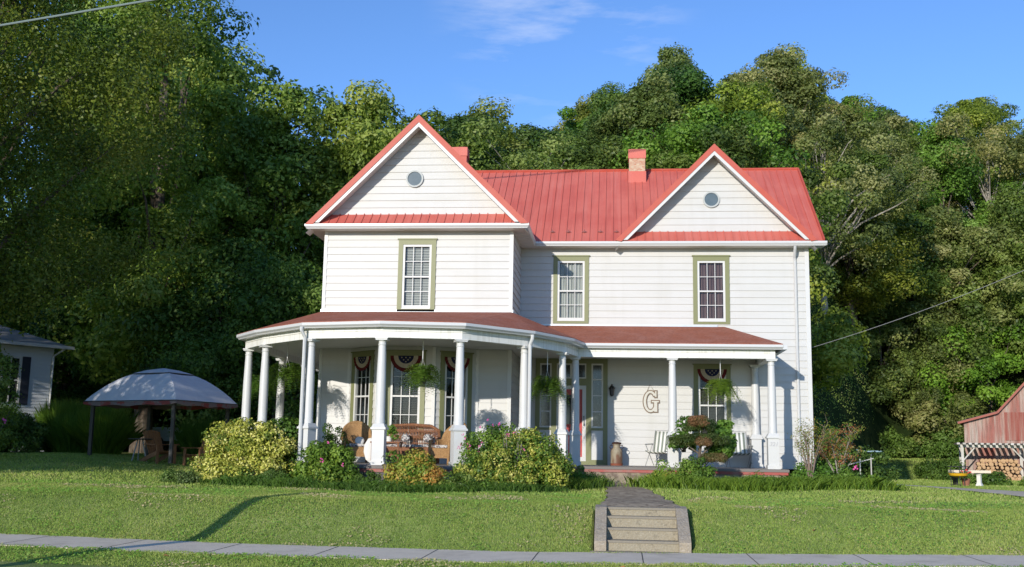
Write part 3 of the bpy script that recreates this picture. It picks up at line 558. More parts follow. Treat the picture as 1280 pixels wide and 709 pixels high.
# ----- windows
CURT = mat('sheer_curtain', (.62, .60, .54), .9, .1, [((30, 30, .5), (.40, .39, .34), .9, .45, .55)])
CURTP = mat('plum_curtain', (.22, .14, .13), .9, .1, [((26, 26, .5), (.12, .07, .07), .9, .45, .55)])
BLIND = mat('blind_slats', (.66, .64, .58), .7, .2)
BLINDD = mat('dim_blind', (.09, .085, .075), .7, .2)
def window(o, u, out, w, z0, z1, cover='blind', cols=3, rows=2, tw=.125):
    """o: lower left corner of the outer trim on the wall plane"""
    o = Vector(o); u = Vector(u); out = Vector(out); up = Vector((0, 0, 1))
    def bx(mb, a, b, za, zb, d0, d1):
        v = [o+u*s_+out*d+up*(z-o.z) for z in (za, zb) for d in (d0, d1) for s_ in (a, b)]
        return mb.add(v, [(0, 1, 3, 2), (4, 6, 7, 5), (0, 4, 5, 1), (2, 3, 7, 6), (0, 2, 6, 4), (1, 5, 7, 3)])
    t = MB(); bx(t, 0, tw, z0, z1, -.02, .045); bx(t, w-tw, w, z0, z1, -.02, .045); bx(t, tw, w-tw, z1-tw*1.05, z1, -.02, .045); bx(t, tw, w-tw, z0, z0+.09, -.02, .045); bx(t, -.03, w+.03, z1+.0, z1+.035, 0, .07)
    win = t.obj('window', OLIVE, house)
    a, b, c, d = tw, w-tw, z0+.09, z1-tw*1.05; fw = .06; mid = (c+d)/2-.01
    s_ = MB(); bx(s_, a, a+fw, c, d, -.06, .028); bx(s_, b-fw, b, c, d, -.06, .028); bx(s_, a+fw, b-fw, d-fw, d, -.06, .028); bx(s_, a+fw, b-fw, c, c+fw+.02, -.06, .034); bx(s_, a+fw, b-fw, mid-.022, mid+.022, -.05, .018)
    bx(s_, a, b, c-.02, c, -.02, .06); s_.obj('sash_frame', W_TRIM, win)
    mu_ = MB(); ia, ib = a+fw, b-fw
    for q0, q1 in ((c+fw+.02, mid-.022), (mid+.022, d-fw)):
        for k in range(1, cols): x = ia+(ib-ia)*k/cols; bx(mu_, x-.009, x+.009, q0, q1, -.028, -.008)
        for k in range(1, rows): z = q0+(q1-q0)*k/rows; bx(mu_, ia, ib, z-.009, z+.009, -.0275, -.0085)
    mu_.obj('muntin', W_TRIM, win)
    p_ = MB(); v = [o+u*x+out*-.035+up*(z-o.z) for x, z in ((ia, c), (ib, c), (ib, d), (ia, d))]; p_.add(v, [(0, 1, 2, 3)]); p_.obj('pane', GLASS, win, fix=False)
    r_ = MB(); bx(r_, a-.03, b+.03, c-.05, d+.05, -.8, -.055); r_.f = [f for i, f in enumerate(r_.f) if i not in (len(r_.f)-3,)]
    # interior box open to the front: drop the face nearest the glass
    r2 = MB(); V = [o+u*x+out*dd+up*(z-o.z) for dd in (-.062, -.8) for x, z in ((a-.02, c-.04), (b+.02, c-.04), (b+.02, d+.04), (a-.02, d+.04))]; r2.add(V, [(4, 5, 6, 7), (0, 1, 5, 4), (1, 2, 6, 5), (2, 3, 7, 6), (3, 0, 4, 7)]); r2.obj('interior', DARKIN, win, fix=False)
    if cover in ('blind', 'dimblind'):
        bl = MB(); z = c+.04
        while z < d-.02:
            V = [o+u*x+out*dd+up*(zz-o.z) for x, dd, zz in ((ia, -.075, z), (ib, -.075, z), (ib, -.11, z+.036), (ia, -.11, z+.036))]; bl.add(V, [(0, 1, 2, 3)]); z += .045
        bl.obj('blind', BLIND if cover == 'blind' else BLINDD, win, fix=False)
    elif cover:
        bl = MB(); n = 60
        for k in range(n+1):
            x = ia+(ib-ia)*k/n; dd = -.11+.02*math.sin(k*.9)
            bl.v += [tuple(o+u*x+out*dd+up*(zz-o.z)) for zz in (c, d)]
            if k: bl.f.append((2*k-2, 2*k, 2*k+1, 2*k-1))
        bl.obj('curtain', CURT if cover == 'sheer' else CURTP, win, fix=False)
    return win
window((2.08, WY, 4), (1, 0, 0), (0, -1, 0), WW, WZ-WH, WZ, 'blind')
window((6.22, 0, 4), (1, 0, 0), (0, -1, 0), WW, WZ-WH, WZ, 'sheer')
window((10.31, 0, 4), (1, 0, 0), (0, -1, 0), WW, WZ-WH, WZ, 'plum')
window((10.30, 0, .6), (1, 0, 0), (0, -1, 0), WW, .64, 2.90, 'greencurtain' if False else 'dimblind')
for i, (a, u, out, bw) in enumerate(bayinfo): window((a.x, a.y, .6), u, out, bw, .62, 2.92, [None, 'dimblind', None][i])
window((0, 3.5, 3), (0, -1, 0), (-1, 0, 0), WW, WZ-WH, WZ, 'sheer')
# ----- front door unit
DG = mat('dark_glass', (.02, .022, .022), .08, .6)
LACE = mat('leaded_glass', (.02, .025, .025), .12, .6, [(18, (.10, .13, .12), .8, .55, .62)])
d = MB(); D = lambda mb, a, b, za, zb, y0, y1: mb.box(a, b, y0, y1, za, zb)
door = empty('front_door', (6.8, 0, 0)); door.parent = house; off = 6.8
def bxd(mb, a, b, za, zb, y0, y1): return mb.box(a-off, b-off, y0, y1, za, zb)
s = MB(); bxd(s, 5.73, 5.86, 0, 3.05, -.05, .03); bxd(s, 6.20, 6.35, 0, 3.05, -.05, .03); bxd(s, 7.21, 7.36, 0, 3.05, -.05, .03); bxd(s, 7.70, 7.83, 0, 3.05, -.05, .03)
bxd(s, 5.86, 6.20, 2.91, 3.05, -.048, .03); bxd(s, 6.35, 7.21, 2.91, 3.05, -.048, .03); bxd(s, 7.36, 7.70, 2.91, 3.05, -.048, .03); bxd(s, 6.35, 7.21, 2.27, 2.47, -.048, .03); bxd(s, 5.86, 6.20, 0, .14, -.048, .03); bxd(s, 7.36, 7.70, 0, .14, -.048, .03); bxd(s, 5.86, 6.20, 0.98, 1.05, -.048, .03); bxd(s, 7.36, 7.70, .98, 1.05, -.048, .03); bxd(s, 6.35, 7.21, 0, .10, -.048, .03)
s.obj('door_surround', OLIVE, door)
s = MB(); bxd(s, 5.865, 6.195, .14, .98, -.02, .0); bxd(s, 7.365, 7.695, .14, .98, -.02, .0); _split(s, 'lower_panel', W_TRIM, door)
for a, b, za, zb, nr_ in ((5.86, 6.20, 1.05, 2.91, 4), (7.36, 7.70, 1.05, 2.91, 4)):
    s = MB(); bxd(s, a, a+.045, za, zb, -.03, .02); bxd(s, b-.045, b, za, zb, -.03, .02); bxd(s, a+.045, b-.045, za, za+.045, -.03, .02); bxd(s, a+.045, b-.045, zb-.045, zb, -.03, .02)
    for k in range(1, nr_): z = za+(zb-za)*k/nr_; bxd(s, a+.045, b-.045, z-.015, z+.015, -.028, .02)
    o_ = s.obj('sidelight', W_TRIM, door); bxd(MB(), a+.04, b-.04, za+.04, zb-.04, .0, .012).obj('pane', LACE, o_)
s = MB(); a, b, za, zb = 6.35, 7.21, 2.47, 2.91
bxd(s, a, a+.04, za, zb, -.03, .02); bxd(s, b-.04, b, za, zb, -.03, .02); bxd(s, a+.04, b-.04, za, za+.04, -.03, .02); bxd(s, a+.04, b-.04, zb-.04, zb, -.03, .02); bxd(s, 6.74, 6.80, za+.04, zb-.04, -.028, .02)
o_ = s.obj('transom', W_TRIM, door); bxd(MB(), a+.04, b-.04, za+.04, zb-.04, .0, .012).obj('pane', LACE, o_)
s = MB(); bxd(s, 6.352, 6.46, .10, 2.268, -.04, .03); bxd(s, 7.10, 7.208, .10, 2.268, -.04, .03); bxd(s, 6.46, 7.10, 2.16, 2.268, -.04, .03); bxd(s, 6.46, 7.10, .10, .22, -.04, .03); s.obj('storm_door_frame', W_TRIM, door)
s = MB(); bxd(s, 6.46, 7.10, .22, 2.16, .01, .05); ds_ = s.obj('red_door', mat('red_door_paint', (.42, .025, .02), .35, .5), door)
s = MB(); bxd(s, 6.58, 6.98, 1.15, 2.0, .0, .012); s.obj('door_glass', DG, ds_)
s = MB(); bxd(s, 6.54, 6.58, 1.11, 2.04, -.008, .012); bxd(s, 6.98, 7.02, 1.11, 2.04, -.008, .012); bxd(s, 6.58, 6.98, 1.11, 1.15, -.008, .012); bxd(s, 6.58, 6.98, 2.0, 2.04, -.008, .012); bxd(s, 6.60, 6.96, .38, .85, -.004, .012); s.obj('door_moulding', mat('red_door_paint', (.42, .025, .02)), ds_)
s = MB(); s.tube([(7.15-off, -.05, 1.12), (7.15-off, -.10, 1.12), (7.15-off, -.10, 1.38), (7.15-off, -.05, 1.38)], .014, 6); s.obj('door_handle', BLK, door, smooth=True)

# ----- porch
PC = (2.70, -2.90); ANG = [194.3, 212.4, 244.3, 270, 294.8, 323.4, 350.0]
PR = [4.37, 4.05, 4.14, 4.13, 4.22, 3.91, 4.05]
cols = [(PC[0]+r*math.cos(R(a)), PC[1]+r*math.sin(R(a))) for a, r in zip(ANG, PR)]
right = [(6.98, -2.33), (9.57, -2.30), (12.19, -2.20)]
path0 = [(-1.62, 3.2), (-1.62, -.9)]+cols[:7]
pth_beam = [(-1.62, 3.4)]+cols+[(6.98, -2.30), (12.19, -2.20)]
def offset(path, d):
    P = [Vector(p) for p in path]; out = []
    for i in range(len(P)):
        d0 = (P[i]-P[i-1]).normalized() if i else (P[1]-P[0]).normalized(); d1 = (P[i+1]-P[i]).normalized() if i < len(P)-1 else d0
        n0 = Vector((-d0.y, d0.x))*-1; n1 = Vector((-d1.y, d1.x))*-1; n = (n0+n1).normalized(); n /= max(.35, n.dot(n0)); out.append((P[i].x+n.x*d, P[i].y+n.y*d))
    return out
BH = [(-.10, 2.90), (.10, 2.90), (.10, 3.14), (-.10, 3.14)]
# travel goes from the back left round to the right: the outside lies on the right-hand side
bead = MB().sweep(pth_beam, BH)
bead.bar((12.19, -2.30, 3.02), (12.19, -.02, 3.02), .20, .24)
bm_ = bead.obj('porch_beam', mat('beadboard_white', (.76, .755, .72), .5, .3, [((14, 14, .5), (.60, .59, .54), .6, .5, .6)]), house)
g_ = MB(); gpth = offset(pth_beam, .22); gpth[-1] = (12.47, gpth[-1][1])
g_.sweep(gpth, [(-.12, 3.13), (.05, 3.13), (.06, 3.15), (.11, 3.19), (.11, 3.255), (.09, 3.255), (.085, 3.20), (-.12, 3.20)])
g_.bar((12.52, -2.50, 3.19), (12.52, -.02, 3.19), .12, .12)
g_.obj('porch_gutter', W_GUT, house)
zc_ = 3.145; cpoly = [(-1.75, 3.5)]+offset(pth_beam, .12)[1:]+[(12.40, -2.3), (12.40, -.02), (X1+.03, -.02), (X1+.03, WY), (0, WY), (0, 3.5)]
cl = MB().add([(x, y, zc_) for x, y in cpoly], [tuple(range(len(cpoly)))]); cl.v = [(x, y, 3.05) for x, y, z in cl.v]; cl.obj('porch_ceiling', mat('ceiling_paint', (.66, .66, .62), .6, .3, [((.3, 14, 1), (.54, .54, .50), .5, .5, .6)]), house, fix=False)
fpath = offset(pth_beam, .24); fpath[-1] = (12.55, fpath[-1][1])
fpoly = fpath+[(12.55, -.02), (X1, -.02), (X1, WY), (0, WY), (0, 3.4)]
fl_ = MB(); fl_.add([(x, y, 0.0) for x, y in fpoly], [tuple(range(len(fpoly)))[::-1]]); fl_.obj('porch_floor', FLOOR, house, fix=False)
ed = MB().sweep(fpath+[(12.55, 0)], [(-.2, -.002), (.0, -.002), (.015, -.02), (.015, -.075), (-.2, -.075)]); ed.obj('floor_edge', mat('edge_board', (.20, .18, .165), .7, .2), house)
ed = MB().sweep(fpath+[(12.55, 0)], [(-.2, -.077), (-.01, -.077), (-.01, -.15), (-.2, -.15)]); ed.obj('brick_course', REDSLAB, house)
ed = MB().sweep(offset(pth_beam, .20)[:-1]+[(12.50, offset(pth_beam, .2)[-1][1]), (12.50, 0)], [(-.2, -.152), (-.01, -.152), (-.01, -.75), (-.2, -.75)]); ed.obj('foundation', STONE, house)
# porch roof
rp = offset(pth_beam, .30); rp[-1] = (12.47, rp[-1][1]); ze = 3.262
inner_l = [(0.02, 3.4, 4.07), (0.02, WY, 4.07)]
pr = MB(); O = [(x, y, ze) for x, y in rp]; A0, A1, B1, B0 = (0.0, 3.4, 4.07), (0.0, WY, 4.07), (X1, WY, 4.07), (X1, -.0, 4.02)
nO = len(O)
pr.add([A0, A1, O[0], O[1]], [(0, 1, 3, 2)])
for i in range(1, 4): pr.add([A1, O[i], O[i+1]], [(0, 2, 1)])
pr.add([A1, B1, O[4]], [(0, 1, 2)])
for i in range(4, 7): pr.add([B1, O[i], O[i+1]], [(0, 2, 1)])
pr.add([B1, B0, O[7], O[8]], [(0, 1, 3, 2)])
H0 = (11.2, 0, 4.0); pr.add([B0, O[8], O[9], H0], [(0, 1, 2, 3)]); pr.add([H0, O[9], (12.47, 0, ze)], [(0, 1, 2)])
po = pr.obj('porch_roof', SHING, house)
sp_ = po.modifiers.new('thick', 'SOLIDIFY'); sp_.thickness = .03; sp_.offset = 0
# columns
def column(x, y, z1=2.90, rz=0):
    root = empty('column', (x, y, 0), rz); root.parent = house
    return root
colproto = empty('column', (*cols[3], 0)); colproto.parent = house
c_ = MB().lathe([(.118, .93), (.122, 1.0), (.112, 1.02), (.112, 1.3), (.108, 2.0), (.088, 2.70), (.086, 2.72), (.098, 2.735), (.098, 2.75), (.086, 2.76), (.088, 2.81), (.112, 2.84)], n=24).obj('shaft', W_TRIM, colproto, smooth=True)
c_ = MB().box(-.135, .135, -.135, .135, 2.84, 2.872).box(-.15, .15, -.15, .15, 2.872, 2.898).obj('capital', W_TRIM, colproto)
c_ = MB().box(-.165, .165, -.165, .165, .002, .10).box(-.14, .14, -.14, .14, .10, .80).box(-.175, .175, -.175, .175, .80, .845).add([(-.16, -.16, .845), (.16, -.16, .845), (.16, .16, .845), (-.16, .16, .845), (-.12, -.12, .93), (.12, -.12, .93), (.12, .12, .93), (-.12, .12, .93)], [(0, 1, 5, 4), (1, 2, 6, 5), (2, 3, 7, 6), (3, 0, 4, 7), (4, 5, 6, 7)]).obj('pedestal', W_TRIM, colproto)
for i, (x, y) in enumerate(cols+right[:]+[(-1.62, -.9), (-1.62, 1.6), (-1.62, 3.3)]):
    if i == 3: continue
    c_ = copy_tree(colproto, house); c_.location = (x, y, 0)
    if i < 7: c_.rotation_euler.z = R(ANG[i]+90)
pil = copy_tree(colproto, house); pil.location = (12.02, -.14, 0); pil.name = 'pilaster'
for (x, y), (ox, oy) in (((cols[2][0], cols[2][1]), (-.13, -.22)), ((cols[5][0], cols[5][1]), (.16, -.16))):
    MB().tube([(x+ox*1.3, y+oy*1.3, 3.16), (x+ox*1.3, y+oy*1.3, 3.08), (x+ox*.9, y+oy*.75, 2.92), (x+ox*.9, y+oy*.75, -.3)], .045, 8).obj('downspout', W_GUT, house, smooth=True)
# stone pier below the front column, house number on the right pedestal
MB().lathe([(.34, -.6), (.34, -.16)], (*cols[3], 0), 20).obj('pier', mat('grey_pier', (.20, .18, .17), .9, .1, [(6, (.12, .11, .10), .7)], .4, 30), house)
def text(body, size, ext, material, parent, loc, rot=(R(90), 0, 0), shear=0):
    cu = bpy.data.curves.new('t', 'FONT'); cu.body = body; cu.size = size; cu.extrude = ext; cu.shear = shear; cu.align_x = 'CENTER'
    o = bpy.data.objects.new('t', cu); C.objects.link(o); bpy.context.view_layer.update(); me = bpy.data.meshes.new_from_object(o.evaluated_get(bpy.context.evaluated_depsgraph_get()))
    bpy.data.objects.remove(o); me.materials.clear(); me.materials.append(material); k = mobj('house_number', me, parent); k.location = loc; k.rotation_euler = rot; return k
text('321', .15, .004, mat('number_metal', (.42, .42, .44), .4, .5), house, (right[2][0], right[2][1]-.147, .60), shear=.25)
#PART3
# ---------------------------------------------------------------- trees
def gz(x, y): return float(ground(np.array([x]), np.array([y]))[0])
def px(x, y, z):
    """where a point falls in the photograph, only used to word the labels"""
    d = Vector((x, y, z))-CAM; w = d.dot(Fv); return 640+F_PX*d.dot(Rv)/w, 354.5-F_PX*d.dot(Uv)/w
protos = [make_tree('oak_tree', 14, 5.4, 3.2, 95, 430, .22, 1.15, 'round', 11, .26, F_OAK),
          make_tree('maple_tree', 15, 5.0, 3.0, 95, 430, .22, 1.1, 'tall', 23, .24, F_OAK),
          make_tree('locust_tree', 14, 5.8, 4.0, 80, 380, .20, 1.1, 'broad', 31, .22, F_OAK, PALEBARK, 40),
          make_tree('poplar_tree', 17, 4.6, 4.0, 125, 420, .21, 1.1, 'tall', 47, .25, F_OAK, PALEBARK),
          make_tree('hickory_tree', 13, 5.6, 2.2, 95, 420, .23, 1.15, 'round', 59, .24, F_DARK),
          make_tree('understory_tree', 8, 3.8, .3, 85, 430, .20, 1.0, 'round', 67, .14, F_OAK)]
TINT = {'mid green': (1, 1, 1), 'dark green': (.62, .78, .75), 'yellow green': (1.35, 1.25, .8), 'grey green': (1.35, 1.12, 1.45), 'fresh green': (.95, 1.25, .75), 'olive': (1.15, .95, .75)}
KIND = ['broad', 'oval', 'loose-crowned', 'slender', 'dense', 'bushy']
XLM = [(420, 'left of the left gable'), (500, 'left of the left gable peak'), (560, 'above the left gable peak'), (605, 'above the plain red chimney'), (655, 'above the ridge left end'), (705, 'above the left half of the ridge'), (755, 'just left of the brick chimney'), (800, 'above the brick chimney'), (850, 'between brick chimney and right gable'), (925, 'above the right gable peak'), (985, 'above the ridge right end'), (1040, 'just right of the roof'), (1090, 'a little right of the house'), (1140, 'above the round lawn shrub'), (1190, 'between the shrub and the barn'), (1240, 'up behind the barn'), (1400, 'at the right picture edge')]
def xword(x):
    for a, w in XLM:
        if x < a: return w
    return XLM[-1][1]
placed = []
def put(i, x, y, s, sz=1.0, tint='mid green', label=None, group='trees on the wooded hillside behind the house', name=None, first={}):
    p = protos[i]
    if i not in first: first[i] = p; o = p
    else: o = copy_tree(p)
    o.location = (x, y, gz(x, y)-.1); o.rotation_euler.z = random.uniform(0, 6.28); o.scale = (s, s, s*sz)
    t = TINT[tint]; j = [random.uniform(.88, 1.12) for _ in range(3)]
    for k in kids(o):
        if k.name.startswith('crown'): k.color = (t[0]*j[0], t[1]*j[0]*(1+(j[1]-1)*.4), t[2]*j[2], 1)
    H = [14, 15, 14, 17, 13, 8][i]*s*sz; q = px(x, y, gz(x, y)+H*.85)
    o['category'] = 'tree'; o['group'] = group
    if label: o['label'] = label
    else: placed.append((o, q, tint, i))
    return o
rt_ = random.Random(5)
rows = [(27, -3, 14, 5.2), (33, -6, 22, 5.2), (39, -8, 26, 5.4), (45, -11, 30, 5.6), (51, -13, 34, 5.8), (58, -17, 38, 6.0), (66, -20, 44, 6.2), (75, -6, 49, 6), (86, 8, 53, 6.5)]
for (y, xa, xb, dx) in rows:
    x = xa+rt_.uniform(0, 2)
    while x < xb:
        yy = y+rt_.uniform(-2, 2); xx = x+rt_.uniform(-1, 1); i = rt_.choice([0, 2, 1, 2, 4, 4, 0, 4]); s = rt_.uniform(.9, 1.12)
        u = xx-(8+.1*(yy-8)); pxx = px(xx, yy, 20)[0]
        if pxx < 640: tint = rt_.choice(['mid green', 'dark green', 'mid green', 'olive'])
        elif pxx < 900: tint = rt_.choice(['mid green', 'fresh green', 'mid green', 'dark green', 'olive'])
        elif pxx < 1120: tint = rt_.choice(['grey green', 'grey green', 'mid green', 'olive', 'yellow green'])
        else: tint = rt_.choice(['mid green', 'fresh green', 'yellow green', 'dark green', 'grey green'])
        if not ((gz(xx, yy) < 2.0 and xx > 15) or (abs(xx-31) < 6 and yy < 45)): put(i, xx, yy, s, rt_.uniform(.82, .95), tint)
        x += dx*rt_.uniform(.85, 1.15)
# the edge of the wood right of the house, crowns reaching the ground
EDGE = [(14.9, 18.5, 5, .95, 'yellow green'), (14.6, 24, 0, .85, 'mid green'), (15.8, 30, 5, 1.0, 'fresh green'), (16.8, 36, 1, .85, 'grey green'), (17.2, 41.5, 5, 1.2, 'yellow green'), (20.0, 46, 5, 1.15, 'mid green'), (23.6, 46.8, 5, .95, 'yellow green'), (27.0, 47.2, 5, 1.0, 'mid green'), (30.6, 46.6, 5, .95, 'grey green'), (34.3, 47.0, 5, 1.1, 'fresh green'),
        (25.0, 51.5, 5, 1.2, 'fresh green'), (29.0, 52.5, 5, 1.35, 'yellow green'), (33, 50.5, 5, 1.2, 'mid green'), (34.5, 56, 1, 1.05, 'fresh green'), (38, 48.5, 3, 1.0, 'mid green'), (42, 49.5, 4, 1.1, 'mid green'), (22.5, 56, 1, 1.0, 'yellow green'), (38.5, 57, 2, 1.15, 'grey green'), (40, 44, 5, 1.2, 'dark green'), (28.0, 58, 0, 1.1, 'fresh green'), (45, 58, 0, 1.1, 'grey green'), (31.5, 57.5, 4, .9, 'dark green')]
for x, y, i, s, t, lb in ((-18, 24, 1, 1.4, 'dark green', 'dark tree far behind the gazebo, between the two tallest trunks'), (-18.5, 30, 0, 1.6, 'dark green', 'dark tree far behind the neighbouring house roof'), (-25, 31, 0, 1.6, 'dark green', 'dark tree far behind at the left picture edge'), (-12.5, 23, 1, 1.15, 'mid green', 'dark tree seen between the maple and the tall oak'), (-15, 23, 5, 1.4, 'dark green', 'low dark tree behind the parked pickup truck'), (-21, 24, 5, 1.5, 'dark green', 'low dark tree behind the neighbouring white house'), (-9.5, 22, 5, 1.2, 'dark green', 'low dark tree right of the parked pickup truck')): put(i, x, y, s, 1.0, t, lb, group='dark trees behind the gazebo')
for x, y, i, s, t in EDGE: put(i, x, y, s, 1.0, t, group='trees at the edge of the woods right of the house')
# big left-hand trees: their own, finer leaved models
def bigtree(name, x, y, H, Rr, z0, ncl, per, leaf, cr, shape, seed, tr, color, label, hang=0, nl=16, bark=BARK, m=F_OAK, **k):
    o = make_tree(name, H, Rr, z0, ncl, per, leaf, cr, shape, seed, tr, m, bark, nl, hang, **k); o.location = (x, y, gz(x, y)-.1); o.rotation_euler.z = seed
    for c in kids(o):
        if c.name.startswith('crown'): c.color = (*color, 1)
    return tag(o, label, 'tree')
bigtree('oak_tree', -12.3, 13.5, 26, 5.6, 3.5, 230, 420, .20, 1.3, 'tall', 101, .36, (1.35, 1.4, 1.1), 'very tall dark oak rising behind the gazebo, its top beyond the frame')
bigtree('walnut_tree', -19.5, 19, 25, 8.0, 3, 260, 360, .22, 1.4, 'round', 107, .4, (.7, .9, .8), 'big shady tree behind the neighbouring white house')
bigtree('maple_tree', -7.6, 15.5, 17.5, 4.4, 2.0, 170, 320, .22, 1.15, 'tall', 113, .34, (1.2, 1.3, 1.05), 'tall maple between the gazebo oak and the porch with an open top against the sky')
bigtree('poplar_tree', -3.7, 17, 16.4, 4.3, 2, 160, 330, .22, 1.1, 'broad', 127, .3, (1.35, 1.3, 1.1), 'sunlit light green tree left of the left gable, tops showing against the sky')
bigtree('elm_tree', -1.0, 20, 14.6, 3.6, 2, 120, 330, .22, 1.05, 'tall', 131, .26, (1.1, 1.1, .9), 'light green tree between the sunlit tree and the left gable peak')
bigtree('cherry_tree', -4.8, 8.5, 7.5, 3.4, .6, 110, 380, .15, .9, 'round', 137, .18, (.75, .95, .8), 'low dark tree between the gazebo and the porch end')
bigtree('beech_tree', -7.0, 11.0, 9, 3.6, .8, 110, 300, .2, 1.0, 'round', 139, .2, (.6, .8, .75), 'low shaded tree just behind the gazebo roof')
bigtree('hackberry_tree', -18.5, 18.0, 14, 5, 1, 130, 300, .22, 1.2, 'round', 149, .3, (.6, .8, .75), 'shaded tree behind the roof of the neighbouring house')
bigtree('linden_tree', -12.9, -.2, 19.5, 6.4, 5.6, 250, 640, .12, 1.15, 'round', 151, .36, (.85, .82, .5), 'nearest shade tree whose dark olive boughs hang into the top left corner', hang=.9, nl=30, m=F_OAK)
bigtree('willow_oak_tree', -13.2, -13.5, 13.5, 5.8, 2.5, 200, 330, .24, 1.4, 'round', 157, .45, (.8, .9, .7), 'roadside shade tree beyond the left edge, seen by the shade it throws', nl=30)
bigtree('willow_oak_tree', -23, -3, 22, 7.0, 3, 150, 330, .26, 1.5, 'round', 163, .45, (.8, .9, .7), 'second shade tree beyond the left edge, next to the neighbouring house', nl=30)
#_fp = make_tree('pine_tree', 1, 1, .1, 2, 10, .2, .3, 'round', 1, .1, F_OAK) if False else None
# shared wording for what nothing tells apart, precise wording for the rest
byl = {}
for o, q, t, i in placed:
    row = 'on the skyline' if q[1] < (125 if q[0] > 620 else 165) else 'high on the hill' if q[1] < 220 else 'halfway up the slope' if q[1] < 330 else 'low at the wood edge'
    byl.setdefault(f'{t} {KIND[i]} tree {row}, {xword(q[0])}', []).append((q[1], o))
for lb, os_ in byl.items():
    os_.sort(key=lambda a: a[0]); w = {1: [''], 2: ['upper ', 'lower '], 3: ['upper ', 'middle ', 'lower ']}.get(len(os_), ['']*len(os_))
    for (yy, o), pre in zip(os_, w): o['label'] = pre+lb

# ---------------------------------------------------------------- shrubs and bed plants
def shrub(name, x, y, rx, ry, rz, ncl, per, leaf, cr, m, label, cat='shrub', color=(1, 1, 1), seed=0, z0=0, zoff=0, group=None, extra=None, stem=True, aspect=.65):
    r = np.random.default_rng(seed+500); d = unit(r.normal(size=(ncl, 3))); d[:, 2] = np.abs(d[:, 2])*1.0; k = (.45+.5*r.random(ncl))[:, None]
    cp = d*k*np.array([rx, ry, rz]); cp[:, 2] += rz*.12+z0; root = empty(name, (x, y, gz(x, y)-.02+zoff), 0, label, cat, group)
    P, N, l, w, t = clumps(cp, cr*r.uniform(.7, 1.25, ncl), per, leaf, aspect=aspect, flat=.8, tvar=.22); P[:, 2] = np.maximum(P[:, 2], .03*np.abs(np.sin(P[:, 0]*9)))
    mobj('foliage', leaf_mesh('foliage', P, N, l, w, m, t), root, color)
    if stem:
        mb = MB()
        for q in cp[:7]: mb.tube([(q[0]*.15, q[1]*.15, -.05), (q[0]*.5, q[1]*.5, q[2]*.5), tuple(q)], [.02, .014, .006], 5)
        mb.obj('stem', BARK, root, fix=False)
    return root
def flowers(root, pts, r, m, name='flower', n=7):
    P = []; N = []
    for p in pts:
        P.append(np.array(p)+rng.normal(0, r*.5, (n, 3))); N.append(rng.normal(size=(n, 3))+np.array([0, -1, .5]))
    P = np.concatenate(P); N = np.concatenate(N); me = leaf_mesh(name, P, N, r*1.1, r*.9, m, np.full(len(P), .5)); o = mobj(name, me, root); o['kind'] = 'stuff' if len(pts) > 100 else ''; 
    if not o['kind']: del o['kind']
    return o
# yellow variegated shrub at the porch's left end
shrub('euonymus_shrub', -.40, -6.95, 1.22, .8, 1.42, 170, 190, .062, .24, F_YEL, 'large yellow-leaved shrub at the left end of the porch', seed=1)
shrub('holly_shrub', .30, -6.45, .8, .5, 1.55, 60, 150, .075, .26, F_LIME, 'green upright shrub behind the right side of the yellow-leaved shrub', seed=2, color=(.75, .8, .8))
# mixed flowering shrub in front of the door-side columns
b = shrub('euonymus_shrub', 6.0, -6.75, 1.08, .8, 1.22, 170, 190, .06, .22, F_VAR, 'big green and yellow shrub before the columns by the door, twigs at its left', seed=3, color=(1.05, 1.05, 1))
shrub('euonymus_shrub', 5.35, -7.4, .95, .4, .80, 110, 150, .055, .17, F_VAR, 'low yellow-green shrub under the pink flowers', seed=51)
b = shrub('rose_bush', 5.3, -6.75, .95, .6, 1.36, 100, 170, .06, .21, F_LIME, 'green bush dotted with pink flowers right of the second tall column', seed=4)
fr = np.random.default_rng(9)
for _ in range(20):
    t_ = fr.uniform(.5, 2.9); u_ = fr.uniform(.75, 1.05); flowers(b, [(.85*u_*math.cos(t_)*(1 if _ % 3 else .5), -.2-.35*fr.random(), .25+1.32*u_*abs(math.sin(t_)))], .032, PINKF, n=6)
b = shrub('twiggy_shrub', 5.75, -7.05, .45, .3, .95, 20, 60, .05, .2, F_GREY, 'dead grey twigs in the middle of the big flowering shrub', seed=5)
tw = MB()
for k in range(45):
    a = random.uniform(-.22, .22); c_ = random.uniform(-.2, .2); h = random.uniform(.75, 1.3); tw.tube([(a*.3, c_, .0), (a*.8, c_-.05, h*.6), (a*1.1, c_-.06, h)], [.009, .006, .003], 3, False)
tw.obj('twig', mat('grey_twig_bark', (.24, .21, .19), .9), b, fix=False)
# hydrangea-like bush left, azalea centre
b = shrub('hydrangea_bush', 1.68, -7.75, .80, .55, .95, 90, 150, .07, .19, F_LIME, 'light green bush with a few pinkish blooms in front of the left wicker chair', seed=6, color=(1.25, 1.15, 1))
[flowers(b, [q_], .04, PINKF) for q_ in ((.15, -.4, 1.0), (.05, -.5, .62), (.5, -.45, .55))]
b = shrub('azalea_bush', 3.62, -7.95, .68, .5, .88, 70, 150, .065, .2, F_RUST, 'orange-tinged bush in front of the wicker settee', seed=7)
shrub('azalea_bush', 1.75, -8.1, .40, .35, .45, 20, 120, .06, .18, F_RUST, 'small orange-tinged clump at the right foot of the light green bush', seed=8, color=(.9, 1, 1))
shrub('azalea_bush', 4.12, -8.1, .36, .35, .55, 18, 120, .06, .18, F_RUST, 'smaller orange-tinged bush beside the column foot, right of the settee', seed=9, color=(1.1, .9, 1))
